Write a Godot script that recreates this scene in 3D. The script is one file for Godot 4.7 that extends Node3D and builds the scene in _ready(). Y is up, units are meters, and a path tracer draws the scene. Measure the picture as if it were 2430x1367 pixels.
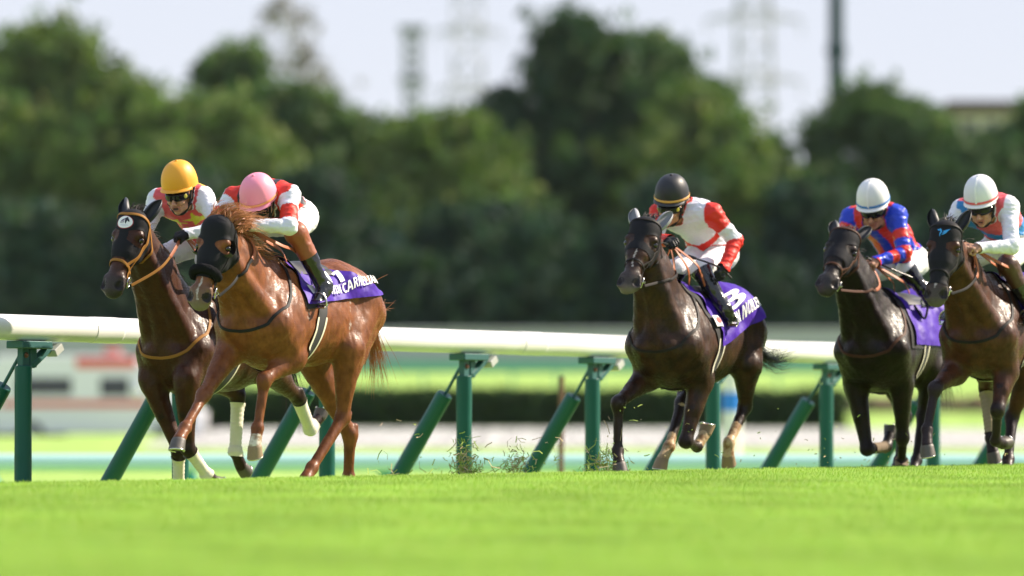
extends Node3D
# A grass racecourse: five racehorses and their jockeys galloping past a padded running rail.
# Local frame of every horse and rider: x = its left, y = up, z = forward.

# ---------------------------------------------------------------- mesh builder
class MB:
	var v := PackedVector3Array()
	var c := PackedColorArray()
	var ix := PackedInt32Array()
	var col := Color(1, 1, 1)

	func add(p: Vector3) -> int:
		v.append(p)
		c.append(col)
		return v.size() - 1

	func tri(a: int, b: int, d: int) -> void: # counter-clockwise seen from outside
		ix.append(a)
		ix.append(d)
		ix.append(b)

	func quad(a: int, b: int, d: int, e: int) -> void:
		tri(a, b, d)
		tri(a, d, e)

	func face4(a: Vector3, b: Vector3, d: Vector3, e: Vector3) -> void:
		quad(add(a), add(b), add(d), add(e))

	func box(t: Transform3D, s: Vector3, bev := 0.0) -> void:
		# a box with chamfered edges when bev > 0
		var h := s * 0.5
		for ax in 3:
			for sg in [-1.0, 1.0]:
				var u := (ax + 1) % 3
				var w := (ax + 2) % 3
				var q: Array[Vector3] = []
				for k in [[-1.0, -1.0], [1.0, -1.0], [1.0, 1.0], [-1.0, 1.0]]:
					var p := Vector3.ZERO
					p[ax] = h[ax] * sg
					p[u] = (h[u] - bev) * k[0]
					p[w] = (h[w] - bev) * k[1]
					q.append(t * p)
				if sg > 0:
					face4(q[0], q[1], q[2], q[3])
				else:
					face4(q[3], q[2], q[1], q[0])
		if bev <= 0.0:
			return
		for ax in 3:
			var u := (ax + 1) % 3
			var w := (ax + 2) % 3
			for su in [-1.0, 1.0]:
				for sw in [-1.0, 1.0]:
					var q: Array[Vector3] = []
					for k in [[0, -1.0], [0, 1.0], [1, 1.0], [1, -1.0]]:
						var p := Vector3.ZERO
						p[ax] = (h[ax] - bev) * k[1]
						p[u] = (h[u] - (bev if k[0] == 0 else 0.0)) * su
						p[w] = (h[w] - (0.0 if k[0] == 0 else bev)) * sw
						q.append(t * p)
					if su * sw > 0:
						face4(q[0], q[3], q[2], q[1])
					else:
						face4(q[0], q[1], q[2], q[3])

	func grid(rows: Array, closed := false) -> void: # rows of PackedVector3Array; normal is d(row) x d(col) reversed as needed
		var m: int = rows[0].size()
		var at: Array[int] = []
		for r in rows:
			at.append(v.size())
			for p in r:
				add(p)
		for i in rows.size() - 1:
			for j in (m if closed else m - 1):
				var j2 := (j + 1) % m
				quad(at[i] + j, at[i] + j2, at[i + 1] + j2, at[i + 1] + j)

	func tube(pts: PackedVector3Array, rad: PackedFloat32Array, sides := 8, cap := true, squash := 1.0, side := Vector3.ZERO) -> void:
		var rows := []
		var up := side
		for i in pts.size():
			var d := (pts[mini(i + 1, pts.size() - 1)] - pts[maxi(i - 1, 0)]).normalized()
			if up == Vector3.ZERO:
				up = Vector3.UP if absf(d.y) < 0.9 else Vector3.RIGHT
			var x := (up - d * up.dot(d)).normalized()
			up = x
			var y := d.cross(x)
			var r := PackedVector3Array()
			for k in sides:
				var a := TAU * k / sides
				r.append(pts[i] + (x * cos(a) + y * sin(a) * squash) * rad[mini(i, rad.size() - 1)])
			rows.append(r)
		grid(rows, true)
		if cap:
			for e in [0, rows.size() - 1]:
				var r: PackedVector3Array = rows[e]
				var o := add(pts[e])
				var f := v.size()
				for p in r:
					add(p)
				for k in sides:
					if e == 0:
						tri(o, f + (k + 1) % sides, f + k)
					else:
						tri(o, f + k, f + (k + 1) % sides)

	func ball(o: Vector3, b: Basis, nu := 14, nv := 9) -> void:
		var rows := []
		for i in nv + 1:
			var t := PI * i / nv
			var r := PackedVector3Array()
			for k in nu:
				var a := TAU * k / nu
				r.append(o + b * Vector3(sin(t) * cos(a), -cos(t), -sin(t) * sin(a)))
			rows.append(r)
		grid(rows, true)

	func torus(o: Vector3, x: Vector3, y: Vector3, r0: float, r1: float, n := 18, a0 := 0.0, a1 := TAU) -> void:
		var p := PackedVector3Array()
		for i in n + 1:
			var a := lerpf(a0, a1, float(i) / n)
			p.append(o + x * (r0 * cos(a)) + y * (r0 * sin(a)))
		tube(p, PackedFloat32Array([r1]), 6, absf(a1 - a0) < TAU - 0.01)

	func ribbon(pts: PackedVector3Array, nor: PackedVector3Array, w: float, th: float) -> void: # a strap lying on a surface
		var rows := []
		for i in pts.size():
			var d := (pts[mini(i + 1, pts.size() - 1)] - pts[maxi(i - 1, 0)]).normalized()
			var n := (nor[i] - d * nor[i].dot(d)).normalized()
			var x := d.cross(n)
			var r := PackedVector3Array()
			for q in [[-1.0, 0.0], [-0.85, 1.0], [0.85, 1.0], [1.0, 0.0], [0.85, -0.6], [-0.85, -0.6]]:
				r.append(pts[i] + x * (q[0] * w * 0.5) + n * (q[1] * th))
			rows.append(r)
		grid(rows, true)

	func arrays() -> Array:
		var n := PackedVector3Array()
		n.resize(v.size())
		for i in range(0, ix.size(), 3):
			var a := ix[i]
			var b := ix[i + 2]
			var d := ix[i + 1]
			var f := (v[b] - v[a]).cross(v[d] - v[a])
			n[a] += f
			n[b] += f
			n[d] += f
		for i in n.size():
			n[i] = n[i].normalized() if n[i].length_squared() > 1e-20 else Vector3.UP
		var ar := []
		ar.resize(Mesh.ARRAY_MAX)
		ar[Mesh.ARRAY_VERTEX] = v
		ar[Mesh.ARRAY_NORMAL] = n
		ar[Mesh.ARRAY_COLOR] = c
		ar[Mesh.ARRAY_INDEX] = ix
		return ar

	func mesh() -> ArrayMesh:
		var m := ArrayMesh.new()
		m.add_surface_from_arrays(Mesh.PRIMITIVE_TRIANGLES, arrays())
		return m


# ---------------------------------------------------------------- smooth bodies: a field of tapered bones, meshed as surface nets
class Field:
	const B := 6
	var A := PackedVector3Array()
	var AB := PackedVector3Array()
	var IL := PackedFloat32Array()
	var RA := PackedFloat32Array()
	var DR := PackedFloat32Array()
	var K := PackedFloat32Array()
	var TAG := PackedInt32Array()
	var FL := PackedByteArray()
	var SUB := PackedByteArray()
	var M: Array[Basis] = []
	var lo: Vector3
	var cell: float
	var nx: int
	var ny: int
	var nz: int
	var G := PackedFloat32Array()
	var live: Array[Vector3i] = []
	var lists: Array[PackedInt32Array] = []

	func bone(a: Vector3, b: Vector3, ra: float, rb: float, k := 0.03, tag := 0, n := Vector3.ZERO, f := 1.0, sub := false) -> void:
		A.append(a)
		RA.append(ra)
		DR.append(rb - ra)
		K.append(k)
		TAG.append(tag)
		SUB.append(1 if sub else 0)
		var m := Basis.IDENTITY
		if f != 1.0:
			n = n.normalized()
			var s := 1.0 / f - 1.0
			m = Basis(Vector3(1, 0, 0) + n * (n.x * s), Vector3(0, 1, 0) + n * (n.y * s), Vector3(0, 0, 1) + n * (n.z * s))
			FL.append(1)
		else:
			FL.append(0)
		M.append(m)
		var d := m * (b - a)
		AB.append(d)
		IL.append(1.0 / d.length_squared() if d.length_squared() > 1e-5 else 0.0)

	func ball(a: Vector3, r: float, k := 0.03, tag := 0, n := Vector3.ZERO, f := 1.0, sub := false) -> void:
		bone(a, a + Vector3(0, 0.0005, 0), r, r, k, tag, n, f, sub)

	func one(i: int, p: Vector3) -> float:
		var q := p - A[i]
		if FL[i] == 0:
			var t := clampf(q.dot(AB[i]) * IL[i], 0.0, 1.0)
			return (q - AB[i] * t).length() - RA[i] - DR[i] * t
		q = M[i] * q
		var t2 := clampf(q.dot(AB[i]) * IL[i], 0.0, 1.0)
		var w := q - AB[i] * t2
		var l := w.length()
		if l < 1e-6:
			return -RA[i] - DR[i] * t2
		return (l - RA[i] - DR[i] * t2) * l / (M[i] * w).length()

	func at(p: Vector3, list: PackedInt32Array) -> float:
		var d := 1.0
		for i in list:
			var q := p - A[i]
			var e: float
			if FL[i] == 0:
				var t := clampf(q.dot(AB[i]) * IL[i], 0.0, 1.0)
				e = (q - AB[i] * t).length() - RA[i] - DR[i] * t
			else:
				var m := M[i]
				q = m * q
				var t := clampf(q.dot(AB[i]) * IL[i], 0.0, 1.0)
				q -= AB[i] * t
				var l := q.length()
				e = l - RA[i] - DR[i] * t
				if l > 1e-6:
					e *= l / (m * q).length()
			var k := K[i]
			if SUB[i] == 1:
				e = -e
				var h2 := k - absf(d - e)
				d = maxf(d, e)
				if h2 > 0.0:
					d += h2 * h2 * 0.25 / k
			else:
				var h := k - absf(d - e)
				d = minf(d, e)
				if h > 0.0:
					d -= h * h * 0.25 / k
		return d

	func tag_at(p: Vector3, list: PackedInt32Array) -> float: # nearest bone's tag, its fraction the place along the bone
		var best := 9.0
		var r := 0.0
		for i in list:
			if SUB[i] == 1:
				continue
			var e := one(i, p)
			if e < best:
				best = e
				var q := M[i] * (p - A[i])
				r = TAG[i] + 0.98 * clampf(q.dot(AB[i]) * IL[i], 0.0, 1.0)
		return r

	func group(p: Vector3, list: PackedInt32Array, t0: int, t1: int) -> float: # distance to the bones with these tags
		var d := 9.0
		for i in list:
			if TAG[i] >= t0 and TAG[i] <= t1:
				d = minf(d, one(i, p))
		return d

	func near(a: Vector3, b: Vector3, margin := 0.1) -> PackedInt32Array:
		var r := PackedInt32Array()
		var o := (a + b) * 0.5
		var hd := (b - a).length() * 0.5
		for i in A.size():
			if one(i, o) < hd * 1.3 + margin:
				r.append(i)
		return r

	func every() -> PackedInt32Array:
		return PackedInt32Array(range(A.size()))

	func grad(p: Vector3, list: PackedInt32Array) -> Vector3:
		var e := 0.004
		return Vector3(at(p + Vector3(e, 0, 0), list) - at(p - Vector3(e, 0, 0), list), at(p + Vector3(0, e, 0), list) - at(p - Vector3(0, e, 0), list), at(p + Vector3(0, 0, e), list) - at(p - Vector3(0, 0, e), list)).normalized()

	func proj(p: Vector3, off: float, list: PackedInt32Array) -> Vector3:
		for k in 4:
			p -= grad(p, list) * (at(p, list) - off)
		return p

	func sample(a: Vector3, b: Vector3, step: float) -> void:
		lo = a
		cell = step
		nx = (ceili((b.x - a.x) / step / B) + 0) * B
		ny = (ceili((b.y - a.y) / step / B) + 0) * B
		nz = (ceili((b.z - a.z) / step / B) + 0) * B
		G.resize(nx * ny * nz)
		G.fill(1.0)
		live.clear()
		lists.clear()
		var hd := step * B * 0.87
		var S := B * 4
		var hs := step * S * 0.87
		for sz in range(0, nz, S):
			for sy in range(0, ny, S):
				for sx in range(0, nx, S):
					var so := lo + (Vector3(sx, sy, sz) + Vector3.ONE * (S * 0.5 - 0.5)) * step
					var few := PackedInt32Array()
					for i in A.size():
						if one(i, so) < hs * 1.25 + 0.05:
							few.append(i)
					if few.is_empty():
						continue
					for bz in range(sz, mini(sz + S, nz), B):
						for by in range(sy, mini(sy + S, ny), B):
							for bx in range(sx, mini(sx + S, nx), B):
								block(bx, by, bz, few, hd)

	func block(bx: int, by: int, bz: int, few: PackedInt32Array, hd: float) -> void:
		var step := cell
		var o := lo + (Vector3(bx, by, bz) + Vector3.ONE * (B * 0.5 - 0.5)) * step
		var list := PackedInt32Array()
		for i in few:
			if one(i, o) < hd * 1.25 + 0.05:
				list.append(i)
		if list.is_empty():
			return
		var f := at(o, list)
		if absf(f) > hd * 1.3 + step + 0.012:
			if f < 0.0:
				for z in B:
					for y in B:
						var r := bx + nx * (by + y + ny * (bz + z))
						for x in B:
							G[r + x] = -1.0
			return
		live.append(Vector3i(bx, by, bz))
		lists.append(list)
		for z in B:
			for y in B:
				var r := bx + nx * (by + y + ny * (bz + z))
				var p := lo + Vector3(bx, by + y, bz + z) * step
				for x in B:
					G[r + x] = at(p, list)
					p.x += step

	# keep: optional box to limit the work. Returns {v, n, ix, tag}
	func extract(iso: float, blo := Vector3(-99, -99, -99), bhi := Vector3(99, 99, 99), tags := false, relax := 0.5) -> Dictionary:
		var vid := {}
		var V := PackedVector3Array()
		var T := PackedFloat32Array()
		var cells := PackedInt32Array()
		var off := PackedInt32Array([0, 1, nx, nx + 1, nx * ny, nx * ny + 1, nx * ny + nx, nx * ny + nx + 1])
		var ea := PackedInt32Array([0, 2, 4, 6, 0, 1, 4, 5, 0, 1, 2, 3])
		var eb := PackedInt32Array([1, 3, 5, 7, 2, 3, 6, 7, 4, 5, 6, 7])
		var w := PackedFloat32Array()
		w.resize(8)
		var reach := cell * 2.6
		var I := PackedInt32Array()
		for bi in live.size():
			var b := live[bi]
			var o := lo + Vector3(b) * cell
			if o.x > bhi.x or o.y > bhi.y or o.z > bhi.z or o.x + cell * B < blo.x or o.y + cell * B < blo.y or o.z + cell * B < blo.z:
				continue
			for z in range(b.z, mini(b.z + B, nz - 1)):
				for y in range(b.y, mini(b.y + B, ny - 1)):
					for x in range(b.x, mini(b.x + B, nx - 1)):
						var i := x + nx * (y + ny * z)
						if absf(G[i] - iso) > reach:
							continue
						var s := 0
						for k in 8:
							w[k] = G[i + off[k]] - iso
							if w[k] < 0.0:
								s += 1
						if s == 0 or s == 8:
							continue
						var sum := Vector3.ZERO
						var n := 0
						for e in 12:
							var p := ea[e]
							var q := eb[e]
							if (w[p] < 0.0) != (w[q] < 0.0):
								var t := w[p] / (w[p] - w[q])
								var pa := Vector3(p & 1, (p >> 1) & 1, p >> 2)
								sum += pa + (Vector3(q & 1, (q >> 1) & 1, q >> 2) - pa) * t
								n += 1
						vid[i] = V.size()
						cells.append(i)
						var pos := lo + (Vector3(x, y, z) + sum / n) * cell
						V.append(pos)
						I.append(bi)
						if tags:
							T.append(tag_at(pos, lists[bi]))
		var ix := PackedInt32Array()
		var du := PackedInt32Array([nx, nx * ny, 1])
		var dw := PackedInt32Array([nx * ny, 1, nx])
		var de := PackedInt32Array([1, nx, nx * ny])
		for i in cells:
			var g0 := G[i] - iso
			for e in 3:
				var g1 := G[i + de[e]] - iso
				if (g0 < 0.0) == (g1 < 0.0):
					continue
				var b1 := i - du[e]
				var b2 := i - dw[e]
				var b3 := b1 - dw[e]
				if not (vid.has(b1) and vid.has(b2) and vid.has(b3)):
					continue
				var a0: int = vid[i]
				var a1: int = vid[b1]
				var a2: int = vid[b3]
				var a3: int = vid[b2]
				if g0 < 0.0: # outside lies towards +edge
					ix.append_array([a0, a2, a1, a0, a3, a2])
				else:
					ix.append_array([a0, a1, a2, a0, a2, a3])
		if relax > 0.0:
			var acc := PackedVector3Array()
			acc.resize(V.size())
			var cnt := PackedFloat32Array()
			cnt.resize(V.size())
			for t in range(0, ix.size(), 3):
				var p := ix[t]
				var q := ix[t + 1]
				var r := ix[t + 2]
				acc[p] += V[q] + V[r]
				acc[q] += V[p] + V[r]
				acc[r] += V[p] + V[q]
				cnt[p] += 2.0
				cnt[q] += 2.0
				cnt[r] += 2.0
			for t in V.size():
				if cnt[t] > 0.0:
					V[t] = V[t].lerp(acc[t] / cnt[t], relax)
		return {"v": V, "ix": ix, "tag": T, "block": I, "n": normals(V, ix)}

	static func normals(V: PackedVector3Array, ix: PackedInt32Array) -> PackedVector3Array:
		var N := PackedVector3Array()
		N.resize(V.size())
		for t in range(0, ix.size(), 3):
			var p := ix[t]
			var q := ix[t + 1]
			var r := ix[t + 2]
			var f := (V[r] - V[p]).cross(V[q] - V[p])
			N[p] += f
			N[q] += f
			N[r] += f
		for t in N.size():
			N[t] = N[t].normalized()
		return N

	# the part of a mesh where m > 0, cut cleanly along m = 0
	static func clip(s: Dictionary, m: PackedFloat32Array) -> Dictionary:
		var V: PackedVector3Array = s.v
		var N: PackedVector3Array = s.n
		var ix: PackedInt32Array = s.ix
		var map := {}
		var oV := PackedVector3Array()
		var oN := PackedVector3Array()
		var oI := PackedInt32Array()
		for t in range(0, ix.size(), 3):
			var poly: Array[int] = []
			for k in 3:
				var i := ix[t + k]
				var j := ix[t + (k + 1) % 3]
				if m[i] > 0.0:
					if not map.has(i):
						map[i] = oV.size()
						oV.append(V[i])
						oN.append(N[i])
					poly.append(map[i])
				if (m[i] > 0.0) != (m[j] > 0.0):
					var key := mini(i, j) * 4000000 + maxi(i, j) + 1000000000000
					if not map.has(key):
						var f := m[i] / (m[i] - m[j])
						map[key] = oV.size()
						oV.append(V[i].lerp(V[j], f))
						oN.append(N[i].lerp(N[j], f).normalized())
					poly.append(map[key])
			for k in range(2, poly.size()):
				oI.append(poly[0])
				oI.append(poly[k - 1])
				oI.append(poly[k])
		return {"v": oV, "n": oN, "ix": oI}

	static func surface(s: Dictionary, colors = null) -> ArrayMesh:
		var m := ArrayMesh.new()
		if s.ix.is_empty():
			return m
		var ar := []
		ar.resize(Mesh.ARRAY_MAX)
		ar[Mesh.ARRAY_VERTEX] = s.v
		ar[Mesh.ARRAY_NORMAL] = s.n
		if colors != null:
			ar[Mesh.ARRAY_COLOR] = colors
		ar[Mesh.ARRAY_INDEX] = s.ix
		m.add_surface_from_arrays(Mesh.PRIMITIVE_TRIANGLES, ar)
		return m

	static func merged(a: Dictionary, b: Dictionary) -> Dictionary:
		var n: int = a.v.size()
		var r := {"v": a.v.duplicate(), "n": a.n.duplicate(), "ix": a.ix.duplicate()}
		r.v.append_array(b.v)
		r.n.append_array(b.n)
		for i in b.ix:
			r.ix.append(i + n)
		return r


# ---------------------------------------------------------------- horses
static func P(l: float, h: float, s: float) -> Vector3:
	return Vector3(s, h, l)


class Head: # frame of a horse's head: a runs down the face, b out of the forehead, c to the horse's left
	var o: Vector3
	var a: Vector3
	var b: Vector3
	var c: Vector3
	var k := 1.0

	func _init(poll: Vector3, muz: Vector3, left: Vector3, scale: float) -> void:
		o = poll
		a = (muz - poll).normalized()
		c = (left - a * left.dot(a)).normalized()
		b = a.cross(c)
		k = scale

	func p(x: float, y: float, z: float) -> Vector3:
		return o + (a * x + b * y + c * (z * 1.14)) * k

	func q(w: Vector3) -> Vector3:
		var d := (w - o) / k
		return Vector3(d.dot(a), d.dot(b), d.dot(c) / 1.14)


func horse_field(sp: Dictionary) -> Field:
	var f := Field.new()
	var y: float = sp.dy
	var X := Vector3(1, 0, 0)
	# barrel, chest, back, croup
	f.bone(P(0.02, 1.135 + y, 0), P(-0.62, 1.17 + y, 0), 0.312, 0.285, 0.08, 0, X, 0.9)
	f.bone(P(0.14, 1.12 + y, 0), P(-0.05, 1.105 + y, 0), 0.258, 0.282, 0.1, 0, X, 0.86)
	f.bone(P(0.14, 1.40 + y, 0), P(-0.38, 1.37 + y, 0), 0.13, 0.13, 0.1, 0, X, 0.7)
	f.ball(P(-0.04, 1.47 + y, 0), 0.10, 0.08, 0, X, 0.5)
	f.bone(P(-0.35, 1.345 + y, 0), P(-0.78, 1.375 + y, 0), 0.155, 0.165, 0.1, 0, X, 1.2)
	f.bone(P(-0.52, 1.115 + y, 0), P(-0.82, 1.18 + y, 0), 0.25, 0.19, 0.1, 0, X, 0.92)
	f.bone(P(-0.80, 1.37 + y, 0), P(-1.06, 1.30 + y, 0), 0.205, 0.185, 0.1, 0, X, 1.08)
	f.ball(P(-1.20, 1.36 + y, 0), 0.07, 0.1, 0)
	for i in 2:
		var s := -1.0 if i == 0 else 1.0
		f.ball(P(-0.70, 1.415 + y, s * 0.175), 0.075, 0.09, 0)
		f.bone(P(-0.88, 1.36 + y, s * 0.115), P(-1.06, 1.22 + y, s * 0.125), 0.165, 0.15, 0.04, 0)
		# shoulder blade, point of shoulder, breast
		f.bone(P(-0.03, 1.40 + y, s * 0.085), P(0.22, 1.13 + y, s * 0.165), 0.10, 0.115, 0.03, 0)
		f.bone(P(-0.12, 1.22 + y, s * 0.16), P(0.06, 1.06 + y, s * 0.185), 0.12, 0.105, 0.022, 0)
		f.bone(P(0.31, 1.10 + y, s * 0.085), P(0.20, 0.98 + y, s * 0.09), 0.105, 0.10, 0.02, 0)
	# neck
	var hd: Head = sp.head
	var n0 := P(0.17, 1.235 + y, 0)
	var n2 := hd.p(0.10, -0.135, 0)
	var nl: Vector3 = hd.c.lerp(X, 0.6)
	var n1 := n0.lerp(n2, 0.52) + Vector3(0, 0.03 + sp.get("arch", 0.0), 0)
	f.bone(n0, n1, 0.235, 0.165, 0.09, 1, X, 0.66)
	f.bone(n1, n2, 0.165, 0.112, 0.07, 1, nl, 0.66)
	f.bone(P(0.06, 1.43 + y, 0), n1 + Vector3(0, 0.10, -0.02), 0.09, 0.06, 0.1, 1, X, 0.6)
	f.bone(n1 + Vector3(0, 0.10, -0.02), hd.p(0.02, -0.10, 0), 0.06, 0.06, 0.08, 1, X, 0.6)
	for s in [-1.0, 1.0]: # the long muscle from the jaw to the point of the shoulder
		f.bone(hd.p(0.16, -0.16, s * 0.05), n1 + P(0.07, -0.08, s * 0.075), 0.045, 0.06, 0.025, 1)
		f.bone(n1 + P(0.07, -0.08, s * 0.075), P(0.27, 1.16 + y, s * 0.13), 0.06, 0.085, 0.03, 1)
	# head
	f.ball(hd.p(0.06, -0.065, 0), 0.092, 0.05, 2, hd.c, 1.12)
	f.bone(hd.p(0.04, -0.04, 0), hd.p(0.28, -0.045, 0), 0.072, 0.058, 0.04, 2, hd.c, 1.38)
	f.bone(hd.p(0.25, -0.05, 0), hd.p(0.50, -0.05, 0), 0.058, 0.048, 0.03, 2, hd.c, 1.15)
	f.bone(hd.p(0.49, -0.06, 0), hd.p(0.548, -0.063, 0), 0.056, 0.053, 0.03, 2, hd.c, 1.3)
	f.bone(hd.p(0.25, -0.13, 0), hd.p(0.50, -0.105, 0), 0.055, 0.033, 0.04, 2)
	f.ball(hd.p(0.545, -0.118, 0), 0.034, 0.02, 2, hd.c, 1.25)
	f.ball(hd.p(0.578, -0.075, 0), 0.034, 0.03, 2, hd.c, 1.55)
	for s in [-1.0, 1.0]:
		f.bone(hd.p(0.14, -0.145, s * 0.052), hd.p(0.24, -0.14, s * 0.045), 0.078, 0.07, 0.03, 2, hd.c, 0.5)
		f.ball(hd.p(0.15, -0.04, s * 0.08), 0.032, 0.03, 2)
		f.bone(hd.p(0.195, -0.065, s * 0.085), hd.p(0.34, -0.075, s * 0.05), 0.02, 0.014, 0.03, 2)
		f.ball(hd.p(0.178, -0.052, s * 0.102), 0.021, 0.012, 2, Vector3.ZERO, 1.0, true)
		f.bone(hd.p(0.48, -0.04, s * 0.046), hd.p(0.548, -0.045, s * 0.056), 0.027, 0.026, 0.02, 2)
		f.bone(hd.p(0.548, -0.012, s * 0.060), hd.p(0.505, -0.008, s * 0.064), 0.030, 0.018, 0.010, 2, Vector3.ZERO, 1.0, true)
	# legs
	for i in 4:
		var L: Array = sp.legs[i]
		var s := -1.0 if i % 2 == 0 else 1.0
		if i < 2:
			var el: Vector3 = L[0]
			var kn: Vector3 = L[1]
			var ft: Vector3 = L[2]
			var co: Vector3 = L[3]
			f.bone(P(0.22, 1.10 + y, s * 0.165), el, 0.115, 0.085, 0.06, 0)
			f.bone(P(-0.06, 1.08 + y, s * 0.17), el + Vector3(0, 0.01, -0.05), 0.11, 0.065, 0.03, 0)
			var d := (kn - el).normalized()
			var fw := (Vector3(0, 0, 1) - d * d.z).normalized()
			if d.z > 0.8:
				fw = (Vector3(0, 1, 0) - d * d.y).normalized()
			f.bone(el, kn, 0.082, 0.042, 0.05, 10 + i)
			f.bone(el.lerp(kn, 0.12) + fw * 0.03, el.lerp(kn, 0.5) + fw * 0.022, 0.06, 0.042, 0.04, 10 + i)
			f.bone(el.lerp(kn, 0.05) - fw * 0.035, el.lerp(kn, 0.42) - fw * 0.02, 0.055, 0.035, 0.04, 10 + i)
			f.bone(el.lerp(kn, 0.1) + Vector3(s * 0.03, 0, 0), el.lerp(kn, 0.45) + Vector3(s * 0.018, 0, 0), 0.05, 0.035, 0.03, 10 + i)
			f.ball(kn, 0.047, 0.03, 14 + i)
			f.ball(kn.lerp(ft, 0.1) + fw * 0.008, 0.042, 0.03, 14 + i)
			f.bone(kn, ft, 0.036, 0.031, 0.03, 14 + i)
			f.ball(ft, 0.041, 0.025, 18 + i)
			f.bone(ft, co, 0.036, 0.043, 0.02, 18 + i)
		else:
			var st: Vector3 = L[0]
			var hk: Vector3 = L[1]
			var ft: Vector3 = L[2]
			var co: Vector3 = L[3]
			f.bone(P(-0.93, 1.24 + y, s * 0.13), st + Vector3(-s * 0.02, 0.02, -0.04), 0.175, 0.125, 0.07, 0)
			f.bone(P(-1.10, 1.20 + y, s * 0.115), st.lerp(hk, 0.28) + P(-0.09, 0.02, -s * 0.02), 0.125, 0.085, 0.028, 0)
			var d := (hk - st).normalized()
			var e := (ft - hk).normalized()
			var bk := (d - e).normalized() # the point of the hock sticks out where the leg bends
			f.bone(st, hk, 0.10, 0.043, 0.05, 10 + i)
			f.bone(st.lerp(hk, 0.1) - Vector3(0, 0, 0.045), st.lerp(hk, 0.55) - Vector3(0, 0, 0.03), 0.075, 0.04, 0.04, 10 + i)
			f.bone(st.lerp(hk, 0.15) + Vector3(s * 0.03, 0, 0.02), st.lerp(hk, 0.5) + Vector3(s * 0.02, 0, 0.01), 0.055, 0.035, 0.03, 10 + i)
			f.ball(hk, 0.05, 0.03, 14 + i)
			f.bone(hk + bk * 0.035 - e * 0.05, hk + bk * 0.01 + e * 0.06, 0.026, 0.03, 0.025, 14 + i)
			f.bone(hk, ft, 0.042, 0.034, 0.03, 14 + i)
			f.ball(ft, 0.043, 0.025, 18 + i)
			f.bone(ft, co, 0.037, 0.044, 0.02, 18 + i)
	return f


func hoof_mesh(ft: Vector3, co: Vector3, left: Vector3) -> MB: # a hoof wall with a shoe under it, set on from the pastern
	var m := MB.new()
	var d := (co - ft).normalized()
	var x := (left - d * left.dot(d)).normalized()
	var down := d.rotated(x, deg_to_rad(38.0))
	var fw := x.cross(down) * -1.0
	if fw.dot(d) < 0:
		fw = -fw
	var rows := []
	for r in [[-0.012, 0.040, 0.0], [0.0, 0.0475, 0.0], [0.008, 0.0485, 0.003], [0.07, 0.056, 0.022], [0.071, 0.051, 0.022], [0.066, 0.0, 0.022]]:
		var q := PackedVector3Array()
		for k in 18:
			var a := TAU * k / 18
			var back := 0.84 if cos(a) < 0 else 1.06
			q.append(co + down * r[0] + fw * (r[2] + r[1] * cos(a) * back) - x * (r[1] * sin(a)))
		rows.append(q)
	m.grid(rows, true)
	return m


func shoe_mesh(ft: Vector3, co: Vector3, left: Vector3) -> MB:
	var m := MB.new()
	var d := (co - ft).normalized()
	var x := (left - d * left.dot(d)).normalized()
	var down := d.rotated(x, deg_to_rad(38.0))
	var fw := x.cross(down) * -1.0
	if fw.dot(d) < 0:
		fw = -fw
	var p := PackedVector3Array()
	for k in 15:
		var a := lerpf(-2.5, 2.5, k / 14.0)
		p.append(co + down * 0.0745 + fw * (0.022 + 0.051 * cos(a)) + x * (0.049 * sin(a)))
	m.tube(p, PackedFloat32Array([0.0075]), 5)
	return m


func ear_mesh(base: Vector3, tip: Vector3, open: Vector3, w: float) -> MB: # a leaf-shaped cup
	var m := MB.new()
	var d := (tip - base)
	var o := (open - d.normalized() * open.dot(d.normalized())).normalized()
	var x := d.normalized().cross(o)
	var rows := []
	for i in 9:
		var t := i / 8.0
		var r := w * (0.62 + 1.5 * t) * pow(1.0 - t, 0.75) if t < 1.0 else 0.0
		r = maxf(r, 0.001)
		var q := PackedVector3Array()
		for k in 11: # outside, then back along the inside
			var a := lerpf(2.3501, -2.35, k / 10.0)
			q.append(base + d * t + (x * sin(a) - o * cos(a) * 0.8) * r + o * (0.02 * sin(t * PI)))
		for k in 11:
			var a := lerpf(-2.35, 2.35, k / 10.0)
			q.append(base + d * t + (x * sin(a) - o * cos(a) * 0.8) * (r * 0.86) + o * (0.02 * sin(t * PI)))
		rows.append(q)
	m.grid(rows, true)
	return m


func hair_mesh(strands: Array, w: float) -> MB: # each strand an array of points
	var m := MB.new()
	for s in strands:
		var p: PackedVector3Array = s
		var r := PackedFloat32Array()
		for i in p.size():
			r.append(w * (1.0 - 0.85 * pow(float(i) / (p.size() - 1), 1.5)))
		m.tube(p, r, 3, false)
	return m


func smooth_path(p: PackedVector3Array, step: float) -> PackedVector3Array:
	var o := PackedVector3Array()
	for i in p.size() - 1:
		var n := maxi(1, ceili(p[i].distance_to(p[i + 1]) / step))
		for k in n:
			o.append(p[i].cubic_interpolate(p[i + 1], p[maxi(i - 1, 0)], p[mini(i + 2, p.size() - 1)], float(k) / n))
	o.append(p[-1])
	return o


func strap(m: MB, f: Field, list: PackedInt32Array, pts: PackedVector3Array, w: float, th: float, off: float) -> void: # a strap pressed on a body
	var q := smooth_path(pts, 0.018)
	var nn := PackedVector3Array()
	for i in q.size():
		q[i] = f.proj(q[i], off, list)
		nn.append(f.grad(q[i], list))
	m.ribbon(q, nn, w, th)


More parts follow.
